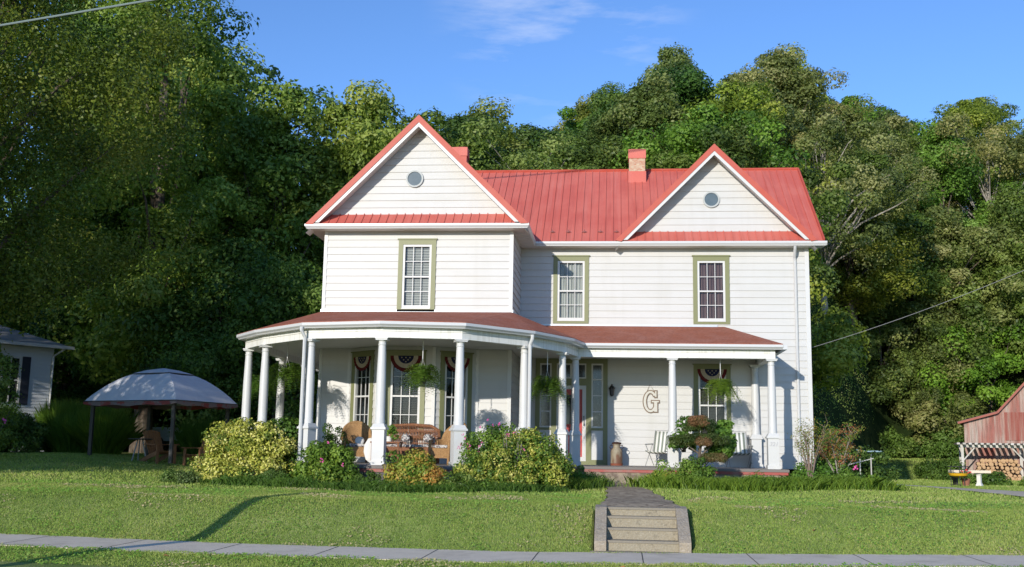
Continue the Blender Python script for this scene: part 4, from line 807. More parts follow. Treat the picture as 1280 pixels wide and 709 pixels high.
for x, y, r, h, c, lb, s_ in ((.45, -7.95, .42, .40, (.62, .78, .8), 'low dark clipped mound below the left end of the light green bush', 10), (2.75, -8.2, .40, .38, (.6, .75, .7), 'low dark mound at the foot of the front column', 11), (4.75, -8.15, .5, .46, (.85, .95, .8), 'low green mound left of the flowering shrub', 12), (-2.05, -7.0, .30, .30, (.7, .85, .9), 'small greyish mound at the left foot of the yellow shrub', 13), (-1.6, -7.4, .32, .26, (.8, .85, 1.2), 'low lavender mound in front of the yellow shrub', 14), (7.05, -5.6, .5, .62, (.55, .75, .7), 'dark green bush right of the flowering shrub, before the last round-porch column', 15), (-.45, -7.6, .28, .27, (.6, .75, .7), 'tiny dark mound between the yellow shrub and the clipped mound', 16), (1.0, -4.9, .5, .95, (.6, .8, .7), 'leafy potted bush on the porch left of the wicker chair', 17)):
    shrub('boxwood_bush' if s_ != 14 else 'lavender_bush', x, y, r, r*.85, h, 22, 130, .045, .13, F_OAK if s_ != 15 else F_LIME, lb, color=c, seed=s_, zoff=.55 if s_ == 17 else 0)
# strap-leaved border tufts
def border(name, label, pts, n, H, seed, color=(1, 1, 1), spread=.25):
    r = np.random.default_rng(seed); P = []
    pts = np.array(pts); seg = np.linalg.norm(np.diff(pts, axis=0), axis=1); cum = np.concatenate([[0], np.cumsum(seg)]); t = r.uniform(0, cum[-1], n)
    x = np.interp(t, cum, pts[:, 0])+r.normal(0, spread, n); y = np.interp(t, cum, pts[:, 1])+r.normal(0, spread*.8, n)
    h = H*r.uniform(.6, 1.15, n)*(1+.18*np.sin(t*4)); ln = r.normal(0, .55, (n, 2))*h[:, None]
    o = mobj(name, blade_mesh(name, np.stack([x, y, ground(x, y)], 1), h, np.full(n, .014), ln, F_LIRI, np.clip(r.normal(.5, .25, n)+.2*np.sin(t*5), 0, 1)), color=color); return tag(o, label, 'ground cover', kind='stuff')
border('lily_turf_border', 'dark strap-leaved border along the foot of the round porch', [(-.6, -7.75), (1.2, -8.5), (3.2, -8.75), (5.2, -8.2), (6.6, -7.2)], 12000, .18, 1, (.8, .9, .9))
border('lily_turf_border', 'strap-leaved clump beside the path, left of the porch step', [(6.7, -6.4), (7.45, -4.9)], 7000, .26, 2, (1.1, 1.1, 1), .24)
border('lily_turf_border', 'long green border along the right porch and past the house corner', [(9.05, -4.9), (11.5, -4.6), (13.2, -4.0), (14.6, -3.2)], 30000, .27, 3, (1.4, 1.35, 1), .32)
def cover(pts, n, H, seed, label, color, m=F_LIME, leaf=.05):
    r = np.random.default_rng(seed); pts = np.array(pts); seg = np.linalg.norm(np.diff(pts, axis=0), axis=1); cum = np.concatenate([[0], np.cumsum(seg)]); t = r.uniform(0, cum[-1], n)
    x = np.interp(t, cum, pts[:, 0])+r.normal(0, .2, n); y = np.interp(t, cum, pts[:, 1])+r.uniform(-.3, .38, n); z = ground(x, y)+H*(.25+.6*r.random(n))*(1+.25*np.sin(t*3+seed))
    P, N, l, w, tt = clumps(np.stack([x, y, z], 1), np.full(n, .13), 70, leaf, aspect=.35); return tag(mobj('leafy_cover', leaf_mesh('leafy_cover', P, N, l, w, m, tt), None, color), label, 'ground cover', kind='stuff')
cover([(9.1, -4.8), (11.5, -4.5), (13.4, -3.9), (14.7, -3.2)], 260, .30, 1, 'low leafy green strip along the right-hand porch bed', (1.15, 1.1, .9))
cover([(-.7, -7.7), (1.2, -8.35), (3.2, -8.6), (5.2, -8.05), (6.5, -7.0)], 200, .22, 2, 'low dark leafy strip at the foot of the round porch bushes', (.75, .85, .75))
cover([(6.7, -6.2), (7.5, -4.6)], 90, .32, 3, 'leafy green strip left of the path by the porch step', (.8, .9, .8))
shrub('spirea_bush', 9.25, -4.3, .42, .4, .58, 22, 120, .05, .17, F_RUST, 'yellow-green bush with rusty tips at the left end of the right-hand border', seed=21, color=(1.0, 1.15, 1))
shrub('spirea_bush', 10.0, -4.1, .6, .4, .72, 50, 120, .055, .16, F_LIME, 'fresh green low bush under the dwarf pine', seed=22)
shrub('spirea_bush', 11.6, -3.7, .6, .35, .34, 24, 110, .05, .16, F_OAK, 'low mat of small leaves along the porch edge right of the dwarf pine', seed=23, color=(.9, 1.1, .9))
# dwarf cloud-pruned pine
r0 = empty('dwarf_pine', (10.15, -3.75, gz(10.15, -3.75)), 0, 'cloud-pruned dwarf pine with flat rusty-topped pads in front of the striped chairs', 'tree')
mb = MB(); mb.tube([(0, 0, 0), (.06, 0, .3), (-.02, .0, .6), (.03, 0, 1.0), (.0, 0, 1.55)], [.05, .045, .04, .035, .015], 7); mb.tube([(.03, 0, .8), (.4, 0, 1.15)], [.025, .012], 5); mb.tube([(0, 0, .85), (-.4, 0, 1.13)], [.025, .012], 5); mb.tube([(.04, 0, .45), (.3, -.1, .74)], [.02, .01], 5); mb.obj('trunk', BARK, r0, smooth=True)
for (a, b_, z, rx, rz, m, col) in ((-.40, 0, 1.18, .42, .15, F_PINE, (1.5, 1.35, 1)), (.36, .02, 1.20, .46, .16, F_PINE, (1.5, 1.3, 1)), (0, -.05, 1.22, .5, .2, F_PINE, (1.3, 1.2, 1)), (.0, -.05, 1.55, .46, .22, F_PINE, (1.4, 1.3, 1)), (-.02, -.2, 1.66, .24, .16, F_PINER, (1.1, 1.1, 1)), (.34, -.12, .76, .34, .12, F_PINER, (.8, 1.15, .9)), (.10, -.28, 1.16, .16, .12, F_PINER, (.9, 1, .9))):
    r = np.random.default_rng(int(z*100)); n = 60; cp = np.stack([a+rx*.75*r.uniform(-1, 1, n), b_+rx*.6*r.uniform(-1, 1, n), z+rz*.5*r.uniform(-1, 1, n)], 1)
    k_ = ((cp[:, 0]-a)/rx)**2 < .8; cp = cp[k_]; P, N, l, w, t = clumps(cp, np.full(len(cp), .11), 130, .05, aspect=.22, flat=.7)
    mobj('needle_pad', leaf_mesh('needle_pad', P, N, l, w, m, t), r0, col)
shrub('leafy_plant', 10.72, -3.3, .36, .3, .95, 50, 70, .10, .17, F_LIME, 'large-leaved green plant right behind the dwarf pine', cat='plant', seed=24, zoff=.75, color=(.85, .95, .9))
shrub('leafy_plant', 9.85, -2.75, .30, .25, .8, 14, 36, .13, .18, F_LIME, 'potted leafy plant beside the middle porch column', cat='plant', seed=25, zoff=.95, color=(.7, .8, .8))
# right corner: twiggy sapling, orange maple, dark shrubs
def sapling(name, x, y, H, sp, n, leaf, m, label, color, seed, barkm=BARK, den=12):
    r = random.Random(seed); root = empty(name, (x, y, gz(x, y)), 0, label, 'tree'); mb = MB(); tips = []
    for k in range(n):
        a = r.uniform(0, 6.28); q = r.uniform(.2, 1)*sp; h = H*r.uniform(.55, 1); c0 = Vector((0, 0, 0)); c1 = Vector((q*.35*math.cos(a), q*.35*math.sin(a), h*.5)); c2 = Vector((q*math.cos(a), q*math.sin(a), h))
        mb.tube([c0, c1, c2], [.018, .011, .003], 5, False); 
        for t in range(5):
            f = r.uniform(.35, 1); b0 = c1.lerp(c2, f); e0 = b0+Vector((r.uniform(-.22, .22), r.uniform(-.22, .22), r.uniform(.05, .25))); mb.tube([b0, e0], [.006, .002], 3, False); tips += [b0, e0]
    mb.obj('trunk', barkm, root, fix=False); P, N, l, w, t = clumps(np.array([tuple(p) for p in tips]), np.full(len(tips), .13), den, leaf); mobj('crown', leaf_mesh('crown', P, N, l, w, m, t), root, color)
sapling('sapling', 12.95, -3.2, 1.75, .50, 16, .04, F_RUST, 'thin, nearly bare sapling against the white siding right of the numbered pedestal', (.8, .8, .8), 3, mat('twig_bark', (.22, .16, .13), .9), 12)
sapling('maple_sapling', 13.85, -2.3, 1.55, .65, 14, .06, F_MAPLE, 'small orange-leaved maple just past the right corner of the house', (.8, 1.15, 1), 4, PALEBARK, 18)
shrub('yew_bush', 14.85, -.9, .85, .7, .95, 46, 150, .075, .26, F_DARK, 'very dark bush right of the orange maple', seed=26)
shrub('yew_bush', 14.3, 2.3, .9, .7, 1.9, 50, 150, .09, .3, F_LIME, 'light green bush behind the orange maple', seed=27, color=(.8, .9, .8))
b = shrub('rose_bush', 13.0, -2.9, .55, .4, .62, 26, 90, .075, .2, F_LIME, 'leafy plants at the porch end, below the bare sapling', seed=28, color=(.7, .85, .8)); 
b = shrub('rose_bush', 13.9, -3.1, .42, .4, .55, 22, 90, .07, .18, F_LIME, 'low plant with one pink bloom at the foot of the orange maple', seed=29, color=(.9, .95, .9)); flowers(b, [(.12, -.38, .55)], .06, PINKF)
shrub('hosta_plant', 14.7, -2.6, .4, .35, .42, 16, 60, .11, .17, F_LIME, 'yellow-green broad-leaved plant behind the right end of the border', cat='plant', seed=30, color=(1.2, 1.15, .9))
shrub('laurel_bush', 25.6, 29.3, 1.4, 1.2, 1.05, 60, 200, .12, .42, F_DARK, 'round dark green shrub alone on the far lawn, left of the barn', seed=31, color=(1.1, 1.1, 1))
for x, y, rx, h, lb, s_, c in ((14.9, 28, 2.0, 3.0, 'light green brush at the far end of the lawn beside the house', 32, (1, 1.05, .9)), (22.6, 44.2, 2.2, 1.8, 'bright green undergrowth where the far lawn meets the woods', 33, (1.05, 1.1, .8)), (26.6, 44.6, 2.2, 1.8, 'undergrowth at the woods edge behind the round shrub', 34, (.8, .95, .8)), (30.4, 44.2, 2.4, 2.0, 'undergrowth between the round shrub and the barn', 35, (.7, .9, .8)), (14.2, 12.5, 1.2, 2.6, 'tall brush just behind the right rear corner of the house', 36, (1, 1.1, .85))):
    shrub('brush_bush', x, y, rx, 1.6, h, 50, 170, .17, .6, F_OAK, lb, seed=s_, color=c, stem=False)
# ornamental grasses by the gazebo
def fountain(x, y, H, n, label, seed, color):
    r = np.random.default_rng(seed); root = empty('fountain_grass', (x, y, gz(x, y)), 0, label, 'grass plant', 'fountain grass clumps left of the gazebo'); a = r.uniform(0, 6.28, n); f = r.uniform(0, 1, n)
    q = r.uniform(.0, .55, n); P = np.stack([q*np.cos(a), q*np.sin(a), 0*a], 1); h = H*(1.02-.55*f**1.5)*r.uniform(.85, 1.05, n); ln = np.stack([np.cos(a), np.sin(a)], 1)*(H*(.08+.62*f)*r.uniform(.7, 1.1, n))[:, None]+r.normal(0, .08, (n, 2))
    mobj('blades', blade_mesh('blades', P, h, np.full(n, .022), ln, F_LIRI, np.clip(r.normal(.6, .2, n), 0, 1)), root, color)
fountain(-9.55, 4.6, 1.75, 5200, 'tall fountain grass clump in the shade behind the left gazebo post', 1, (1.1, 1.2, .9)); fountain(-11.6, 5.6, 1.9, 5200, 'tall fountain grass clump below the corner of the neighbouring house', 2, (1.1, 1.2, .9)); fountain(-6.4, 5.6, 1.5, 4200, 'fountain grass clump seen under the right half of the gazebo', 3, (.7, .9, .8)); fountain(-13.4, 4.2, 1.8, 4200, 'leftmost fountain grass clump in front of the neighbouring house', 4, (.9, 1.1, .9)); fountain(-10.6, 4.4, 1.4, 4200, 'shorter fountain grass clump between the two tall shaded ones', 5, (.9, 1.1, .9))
shrub('laurel_bush', -12.0, 3.2, 1.3, .9, 1.4, 60, 130, .1, .34, F_DARK, 'dark shrub at the left edge of the lawn', seed=40)
b = shrub('rose_bush', -8.8, -3.6, .8, .8, 3.3, 75, 70, .08, .28, F_OAK, 'tall loose rose bush at the left edge with one pink flower', seed=41, color=(.8, .9, .7)); flowers(b, [(.75, -.5, 1.1)], .06, PINKF)
# orange azalea beside barn etc.
shrub('meadow_grass_bush', 23.2, 8.2, 1.3, .8, .42, 40, 120, .10, .28, F_LIME, 'pale green weeds below the log pile at the right edge', seed=42)
shrub('laurel_bush', 21.3, 8.8, .65, .5, .50, 34, 130, .09, .26, F_DARK, 'dark green bush in front of the log pile', seed=43, color=(1.2, 1.2, 1))
#PART4
# ---------------------------------------------------------------- hanging ferns
def fern(x, y, zt, zc, lb, seed, r=.42, color=(1, 1, 1)):
    rg = np.random.default_rng(seed); root = empty('hanging_fern', (x, y, zc), 0, lb, 'fern', 'ferns hanging from the porch ceiling')
    P = []; N = []; T = []; S = []; D = []
    for k in range(150):
        a = rg.uniform(0, 6.28); Lf = r*rg.uniform(.8, 1.5); up = rg.uniform(.0, .38); dirv = np.array([math.cos(a), math.sin(a), 0]); side = np.array([-math.sin(a), math.cos(a), 0]); tt = rg.uniform(0, 1)
        for j in range(16):
            f = (j+1)/16; p = dirv*Lf*(f**.85)*.78+np.array([0, 0, up*math.sin(min(1, f*1.5)*math.pi*.6)*1.0-.62*Lf*f**2.2]); w = .055*math.sin(math.pi*min(1, f*.9+.08))+.012
            for s_ in (-1, 1):
                P.append(p+side*s_*w*.6); T.append(side*s_+dirv*.4); N.append(np.array([0, 0, 1])+dirv*.7*f+rg.normal(0, .25, 3)); S.append(w*1.5); D.append(tt*.6+rg.uniform(0, .4))
    me = leaf_mesh('frond', np.array(P), np.array(N), np.array(S), np.full(len(S), .022), F_FERN, np.array(D), T=np.array(T)); mobj('frond', me, root, color)
    mb = MB().lathe([(.08, -.16), (.15, -.02), (.155, 0), (.14, 0)], n=14); mb.obj('basket', DKGR, root, smooth=True)
    w = MB()
    for k in range(3): t = k*2.09; w.tube([(.15*math.cos(t), .15*math.sin(t), 0), (0, 0, .42)], .004, 4, False)
    w.obj('wire', mat('hanger_wire', (.45, .45, .43), .4, .4), root, fix=False)
    MB().tube([(0, 0, .42), (0, 0, zt-zc)], .011, 5).obj('hanger', W_GUT, root, fix=False)
fern(-1.72, -2.35, 3.05, 2.02, 'leftmost hanging fern, behind the first porch column', 1, 0.56, (1, 1.1, 1))
fern(-.35, -4.45, 3.05, 2.20, 'second hanging fern, between the second and third porch columns', 2, 0.63, (1.2, 1.15, 1))
fern(3.50, -6.2, 3.05, 2.06, 'hanging fern right of the front column, before the middle bay window', 3, 0.56, (1.2, 1.15, 1))
fern(6.32, -3.9, 3.05, 1.98, 'hanging fern in front of the left sidelight of the door', 4, 0.60, (1.2, 1.15, 1))
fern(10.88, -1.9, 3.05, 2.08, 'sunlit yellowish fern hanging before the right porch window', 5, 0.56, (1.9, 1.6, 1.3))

# ---------------------------------------------------------------- bunting fans
BRED = mat('bunting_red', (.11, .018, .02), .8, .1); BWHT = mat('bunting_white', (.42, .36, .28), .8, .1); BBLU = mat('bunting_blue', (.02, .025, .07), .8, .1)  # red and white set darker: the porch shade is put into the cloth colour
def bunting(o, u, out, w, lb):
    o = Vector(o); u = Vector(u); out = Vector(out); root = empty('bunting', tuple(o), 0, lb, 'bunting', 'pleated bunting fans on the porch windows'); n = 26
    for nm, r0, r1, m in (('red_band', .78, 1, BRED), ('white_band', .50, .78, BWHT), ('blue_centre', .0, .50, BBLU)):
        mb = MB()
        for k in range(n+1):
            t = math.pi*k/n; ple = .012*(k % 2)
            for q in (r0, r1): mb.v.append(tuple(u*(math.cos(t)*q*w/2)+Vector((0, 0, -math.sin(t)*q*w*.50))+out*(.055+ple)))
            if k: mb.f.append((2*k-2, 2*k-1, 2*k+1, 2*k))
        part = mb.obj(nm, m, root, fix=False)
        if nm == 'blue_centre':
            st_ = MB()
            for (a, b) in ((-.13, -.06), (0, -.06), (.13, -.06), (-.07, -.13), (.07, -.13), (0, -.19)):
                c_ = u*a*w+Vector((0, 0, b*w))+out*.072; pts = []
                for j in range(10): tt = j*math.pi/5+math.pi/2; rr = .027 if j % 2 == 0 else .011; pts.append(tuple(c_+u*math.cos(tt)*rr+Vector((0, 0, math.sin(tt)*rr))))
                st_.add(pts, [tuple(range(10))])
            _n = len(st_.v)//10
            for j in range(_n): q = MB().add(st_.v[j*10:(j+1)*10], [tuple(range(10))]); q.obj('star', BWHT, part, fix=False)
for (a, u, out, bw), lb in zip(bayinfo, ('bunting fan on the left bay window behind the wicker chair', 'bunting fan on the middle bay window above the settee', 'bunting fan on the right bay window')):
    bunting((a+u*bw/2)+Vector((0, 0, 2.80)), u, out, bw*.80, lb)
bunting((10.825, 0, 2.78), (1, 0, 0), (0, -1, 0), .84, 'bunting fan on the window behind the sunlit fern')

# ---------------------------------------------------------------- wicker furniture
def shell_part(name, cx, rx, ry, z0, hfun, m, parent, a0=-200, a1=20, n=30, th=.035, flare=.05, rows=7):
    mb = MB()
    for k in range(n+1):
        a = R(a0+(a1-a0)*k/n); h = hfun(k/n)
        for j in range(rows+1): f = j/rows; q = 1+flare*f; mb.v.append((cx+rx*q*math.cos(a), -ry*q*math.sin(a)*1, z0+(h-z0)*f))
        if k:
            for j in range(rows): b = (k-1)*(rows+1)+j; mb.f.append((b, b+1, b+rows+2, b+rows+1))
    o = mb.obj(name, m, parent, smooth=True, fix=False); md = o.modifiers.new('t', 'SOLIDIFY'); md.thickness = th; return o
def wicker_chair(x, y, rz, lb, m=WICK):
    r = empty('wicker_chair', (x, y, .0), rz, lb, 'chair', 'wicker armchairs on the round porch')
    hf = lambda t: .60+.42*max(0, math.cos((t-.5)*math.pi*1.55))**.55 if abs(t-.5) < .32 else .60+.02*math.cos((t-.5)*6)
    shell_part('backrest', 0, .36, .34, .30, hf, m, r, -205, 25, 36)
    # rolled arm and back rim
    pts = []
    for k in range(37):
        t = k/36; a = R(-205+230*t); pts.append((.38*math.cos(a), -.36*math.sin(a), hf(t)))
    MB().tube(pts, .038, 8).obj('rolled_rim', m, r, smooth=True)
    MB().box(-.31, .31, -.34, .26, .28, .40).box(-.31, .31, -.36, -.34, .16, .40).obj('seat', m, r)
    for sx in (-1, 1):
        MB().tube([(sx*.34, -.34, .60), (sx*.345, -.36, .35), (sx*.33, -.36, .01)], [.045, .04, .028], 8).obj('leg', m, r, smooth=True); MB().tube([(sx*.27, .26, .3), (sx*.28, .30, .01)], [.035, .026], 8).obj('leg', m, r, smooth=True)
    c_ = MB(); c_.box(-.28, .28, -.31, .20, .402, .48); k = c_.obj('cushion', CUSH, r); b = k.modifiers.new('b', 'BEVEL'); b.width = .03; b.segments = 3
    return r
wicker_chair(1.58, -4.55, R(18), 'light brown wicker armchair left of the front column, turned to the right')
wicker_chair(3.98, -4.75, R(-38), 'light brown wicker armchair right of the settee, seen from its side')
# settee
r = empty('wicker_settee', (2.83, -3.95, 0), R(4), 'reddish brown wicker settee under the middle bay window', 'settee')
mb = MB()
for k in range(33):
    x = -.66+1.32*k/32; top = .98-.10*abs(x/.66)**3.0
    for z0_, z1_ in ((.62, .70), (.80, .84)): pass
    mb.bar((x, .29, .42), (x, .34, top), .014, .014)
for zz in (.52, .66, .70, .83, .86): mb.bar((-.66, .30+.05*(zz-.4), zz), (.66, .30+.05*(zz-.4), zz), .018, .024)
for x in np.linspace(-.62, .62, 18): mb.bar((x-.035, .312, .70), (x+.035, .318, .83), .01, .012); mb.bar((x+.035, .312, .70), (x-.035, .318, .83), .01, .012)
mb.obj('backrest', WICKR, r); MB().tube([(-.74, -.30, .62), (-.74, .1, .66), (-.70, .30, .84), (-.5, .34, .96), (0, .345, .99), (.5, .34, .96), (.70, .30, .84), (.74, .1, .66), (.74, -.30, .62)], .04, 8).obj('rolled_rim', WICKR, r, smooth=True)
MB().box(-.68, .68, -.30, .28, .30, .40).box(-.68, .68, -.33, -.30, .18, .42).obj('seat', WICKR, r)
k = MB().box(-.62, .62, -.29, .24, .402, .48).obj('cushion', CUSH, r); b = k.modifiers.new('b', 'BEVEL'); b.width = .03
for sx in (-1, 1):
    MB().box(sx*.70-.02, sx*.70+.02, -.28, .28, .20, .62).obj('arm', WICKR, r)
    MB().tube([(sx*.70, -.30, .62), (sx*.70, -.31, .01)], .035, 8).obj('leg', WICKR, r, smooth=True); MB().tube([(sx*.70, .28, .62), (sx*.70, .30, .01)], .03, 8).obj('leg', WICKR, r, smooth=True)
for x, rz_, lb in ((.42, 12, 'patterned throw pillow at the right end of the wicker settee'), (-.15, -6, 'patterned throw pillow in the middle of the wicker settee')):
    q = MB().lathe([(.02, -.05), (.14, -.045), (.185, 0), (.14, .045), (.02, .05)], n=4); o = q.obj('throw_pillow', CUSH, None); o.location = (2.83+x, -3.83, .65); o.rotation_euler = (R(72), R(45+rz_), 0); b = o.modifiers.new('s', 'SUBSURF'); b.levels = 2; tag(o, lb, 'pillow')
o = MB().lathe([(.02, -.05), (.10, -.045), (.15, 0), (.10, .045), (.02, .05)], n=8).obj('throw_pillow', TERRA, None); o.location = (1.66, -4.58, .55); o.rotation_euler = (R(60), 0, R(20)); o.modifiers.new('s', 'SUBSURF').levels = 2; tag(o, 'small white pillow on the left wicker chair', 'pillow')
# coffee table with potted plant, white box, side table with books
r = empty('wicker_table', (2.52, -5.35, 0), 0, 'low wicker table in front of the settee', 'table')
MB().box(-.36, .36, -.22, .22, .50, .54).obj('tabletop', WICKR, r); MB().box(-.32, .32, -.18, .18, .20, .23).obj('shelf', WICKR, r)
for sx in (-1, 1):
    for sy in (-1, 1): MB().box(sx*.32-.02, sx*.32+.02, sy*.18-.02, sy*.18+.02, .01, .5).obj('leg', WICKR, r)
r = empty('potted_plant', (2.58, -5.4, .54), 0, 'small leafy plant in a white pot on the wicker table', 'plant'); MB().lathe([(.07, 0), (.09, .12), (.10, .13), (.08, .13)], n=14).obj('pot', TERRA, r, smooth=True)
P, N, l, w, t = clumps(np.array([(0, 0, .25), (.12, -.05, .22), (-.12, 0, .24), (.05, .08, .33), (.16, -.08, .12)]), np.full(5, .12), 40, .09); mobj('foliage', leaf_mesh('foliage', P, N, l, w, F_LIME, t), r)
r = empty('side_table', (4.35, -5.25, 0), 0, 'small brown side table holding white boxes beside the right wicker chair', 'table')
MB().box(-.20, .20, -.17, .17, .52, .55).obj('tabletop', WICKR, r); MB().box(-.18, .18, -.15, .15, .14, .16).obj('shelf', WICKR, r)
for sx in (-1, 1):
    for sy in (-1, 1): MB().box(sx*.17-.015, sx*.17+.015, sy*.14-.015, sy*.14+.015, .01, .52).obj('leg', WICKR, r)
for i, (w_, z_, h_, lb) in enumerate(((.15, .162, .07, 'long white box on the lower shelf of the porch side table'), (.12, .234, .06, 'smaller white box on top of the long white box'))): tag(MB().box(4.35-w_, 4.35+w_, -5.36, -5.18, z_, z_+h_).obj('white_box', TERRA, None), lb, 'box')
tag(MB().lathe([(.07, 0), (.085, .03), (.09, .09), (.075, .10)], (4.10, -4.85, .50), 14).obj('white_bowl', TERRA, None, smooth=True), 'white bowl on the seat side of the right wicker chair', 'bowl')
# tall white ornament leaning by the left chair
o = MB().lathe([(.02, -.30), (.10, -.24), (.16, -.05), (.15, .12), (.06, .28), (.01, .30)], n=16).obj('white_paddle', TERRA, None, smooth=True); o.location = (2.02, -4.95, .33); o.scale = (1, .25, 1); o.rotation_euler = (R(-8), 0, R(10)); tag(o, 'white oval board leaning between the left wicker chair and the front column', 'board')

# ---------------------------------------------------------------- right porch things
r = empty('milk_can', (8.09, -.55, 0), 0, 'old rusty-shouldered milk can beside the front door', 'milk can')
MB().lathe([(.165, .0), (.17, .03), (.165, .05), (.165, .36), (.17, .38), (.15, .44), (.10, .50), (.095, .56), (.12, .60)], n=24).obj('body', mat('rusty_tin', (.32, .28, .20), .6, .4, [((3, 3, 1.5), (.16, .07, .035), .9, .48, .58), (1.2, (.12, .055, .035), .7)], .3), r, smooth=True)
MB().lathe([(.13, .60), (.135, .63), (.10, .65), (.03, .66)], n=20).obj('lid', mat('dark_rust', (.06, .03, .022), .8, .2), r, smooth=True)
for s_ in (-1, 1): MB().tube([(s_*.14, 0, .45), (s_*.19, 0, .50), (s_*.17, 0, .56), (s_*.10, 0, .56)], .012, 6).obj('handle', mat('dark_rust', (.06, .03, .022)), r, smooth=True)
MB().lathe([(.172, .0), (.174, .055), (.166, .06)], n=24).obj('base_band', mat('red_rust', (.22, .07, .04), .7, .2), r, smooth=True)
r = empty('wall_lantern', (7.955, -.03, 2.12), 0, 'black lantern on the siding right of the door', 'lantern'); MB().box(-.04, .04, -.02, .02, -.12, .14).obj('backplate', BLK, r)
MB().lathe([(.02, -.16), (.06, -.12), (.075, .06), (.095, .07), (.03, .15), (.012, .20)], (0, -.12, 0), 6).obj('lamp_case', BLK, r); MB().tube([(0, -.02, .1), (0, -.06, .16), (0, -.12, .17)], .01, 6).obj('bracket', BLK, r)
# letter G in outlined slab lettering hung on wires
def glyph(ro_x, ro_z, ri_x, ri_z, grow):
    pts = []
    for k in range(33): t = R(48+264*k/32); pts.append((ro_x*math.cos(t)+0, ro_z*math.sin(t)))
    inn = []
    for k in range(33): t = R(312-264*k/32); inn.append((ri_x*math.cos(t), ri_z*math.sin(t)))
    return pts, inn
GB = mat('letter_rim', (.20, .15, .11), .7, .2); GW = mat('letter_face', (.55, .54, .50), .7, .2)
r = empty('letter_ornament', (9.06, -.035, 1.83), 0, 'large outlined letter G hung on a wire triangle on the siding', 'wall letter')
def gmesh(g, y0, y1):
    mb = MB(); n = 40
    for k in range(n+1):
        t = R(38+292*k/n); a, b = .205+g, .315+g; ia, ib = .115-g, .235-g
        if k > n*.86: pass
        for (x, z) in ((a*math.cos(t), b*math.sin(t)), (ia*math.cos(t), ib*math.sin(t))):
            for y in (y0, y1): mb.v.append((x, y, z))
        if k: b0 = 4*(k-1); mb.f += [(b0, b0+2, b0+6, b0+4), (b0+1, b0+5, b0+7, b0+3), (b0, b0+4, b0+5, b0+1), (b0+2, b0+3, b0+7, b0+6)]
    mb.box(.095-g, .205+g, y0+.0005, y1-.0005, -.30-g, .02+g); mb.box(.03-g, .25+g, y0+.001, y1-.001, -.03-g, .03+g); mb.box(.125-g, .185+g, y0+.0015, y1-.0015, .12-g, .31+g)
    return mb
gmesh(.018, -.012, .018).obj('letter_rim', GB, r, fix=False); gmesh(-.010, -.020, -.0125).obj('letter_face', GW, r, fix=False)
MB().tube([(-.10, 0, .28), (-.01, -.0, .50), (.10, 0, .30)], .006, 4).obj('wire', GB, r, fix=False)
# folding striped chairs
def lawn_chair(x, y, rz, lb):
    r = empty('folding_chair', (x, y, 0), rz, lb, 'folding chair', 'striped folding chairs on the right porch'); fr_ = mat('grey_tube', (.35, .35, .34), .4, .5); w = .27
    mb = MB(); n = 12; prof = [(-.30, .42), (-.12, .37), (.10, .36), (.16, .40), (.22, .60), (.28, .84), (.32, .98)]
    for i, (y_, z_) in enumerate(prof):
        for k in range(5): q = -w+2*w*k/4; mb.v.append((q, y_+.02*(1-(2*k/4-1)**2), z_-.012*(1-(2*k/4-1)**2)))
        if i:
            for k in range(4): b = (i-1)*5+k; mb.f.append((b, b+1, b+6, b+5))
    o = mb.obj('sling', STRIPE, r, smooth=True, fix=False); o.modifiers.new('t', 'SOLIDIFY').thickness = .012
    MB().tube([(-w-.015, -.31, .43), (-w-.015, .15, .38), (-w-.015, .33, 1.0), (w+.015, .33, 1.0), (w+.015, .15, .38), (w+.015, -.31, .43)], .013, 6).obj('frame', fr_, r, smooth=True)
    for s_ in (-1, 1):
        MB().tube([(s_*(w+.03), -.26, .60), (s_*(w+.03), .26, .02)], .012, 6).obj('leg', fr_, r); MB().tube([(s_*(w+.045), .20, .60), (s_*(w+.045), -.24, .02)], .012, 6).obj('leg', fr_, r)
        MB().tube([(s_*(w+.04), -.28, .60), (s_*(w+.04), .24, .62)], .017, 6).obj('armrest', fr_, r, smooth=True)
    return r
lawn_chair(9.28, -.85, R(-28), 'green and white striped folding chair left of the middle porch column'); lawn_chair(11.48, -.75, R(8), 'green and white striped folding chair right of the dwarf pine')
for k in range(1): pass
o = MB().tube([(0, 0, 0), (.05, 0, .09), (-.02, 0, .17)], [.008, .02, .004], 6).obj('iron_hook', BLK, None, smooth=True); o.location = (9.60, -.04, 1.30); tag(o, 'small dark hook on the siding left of the middle porch column', 'hook')

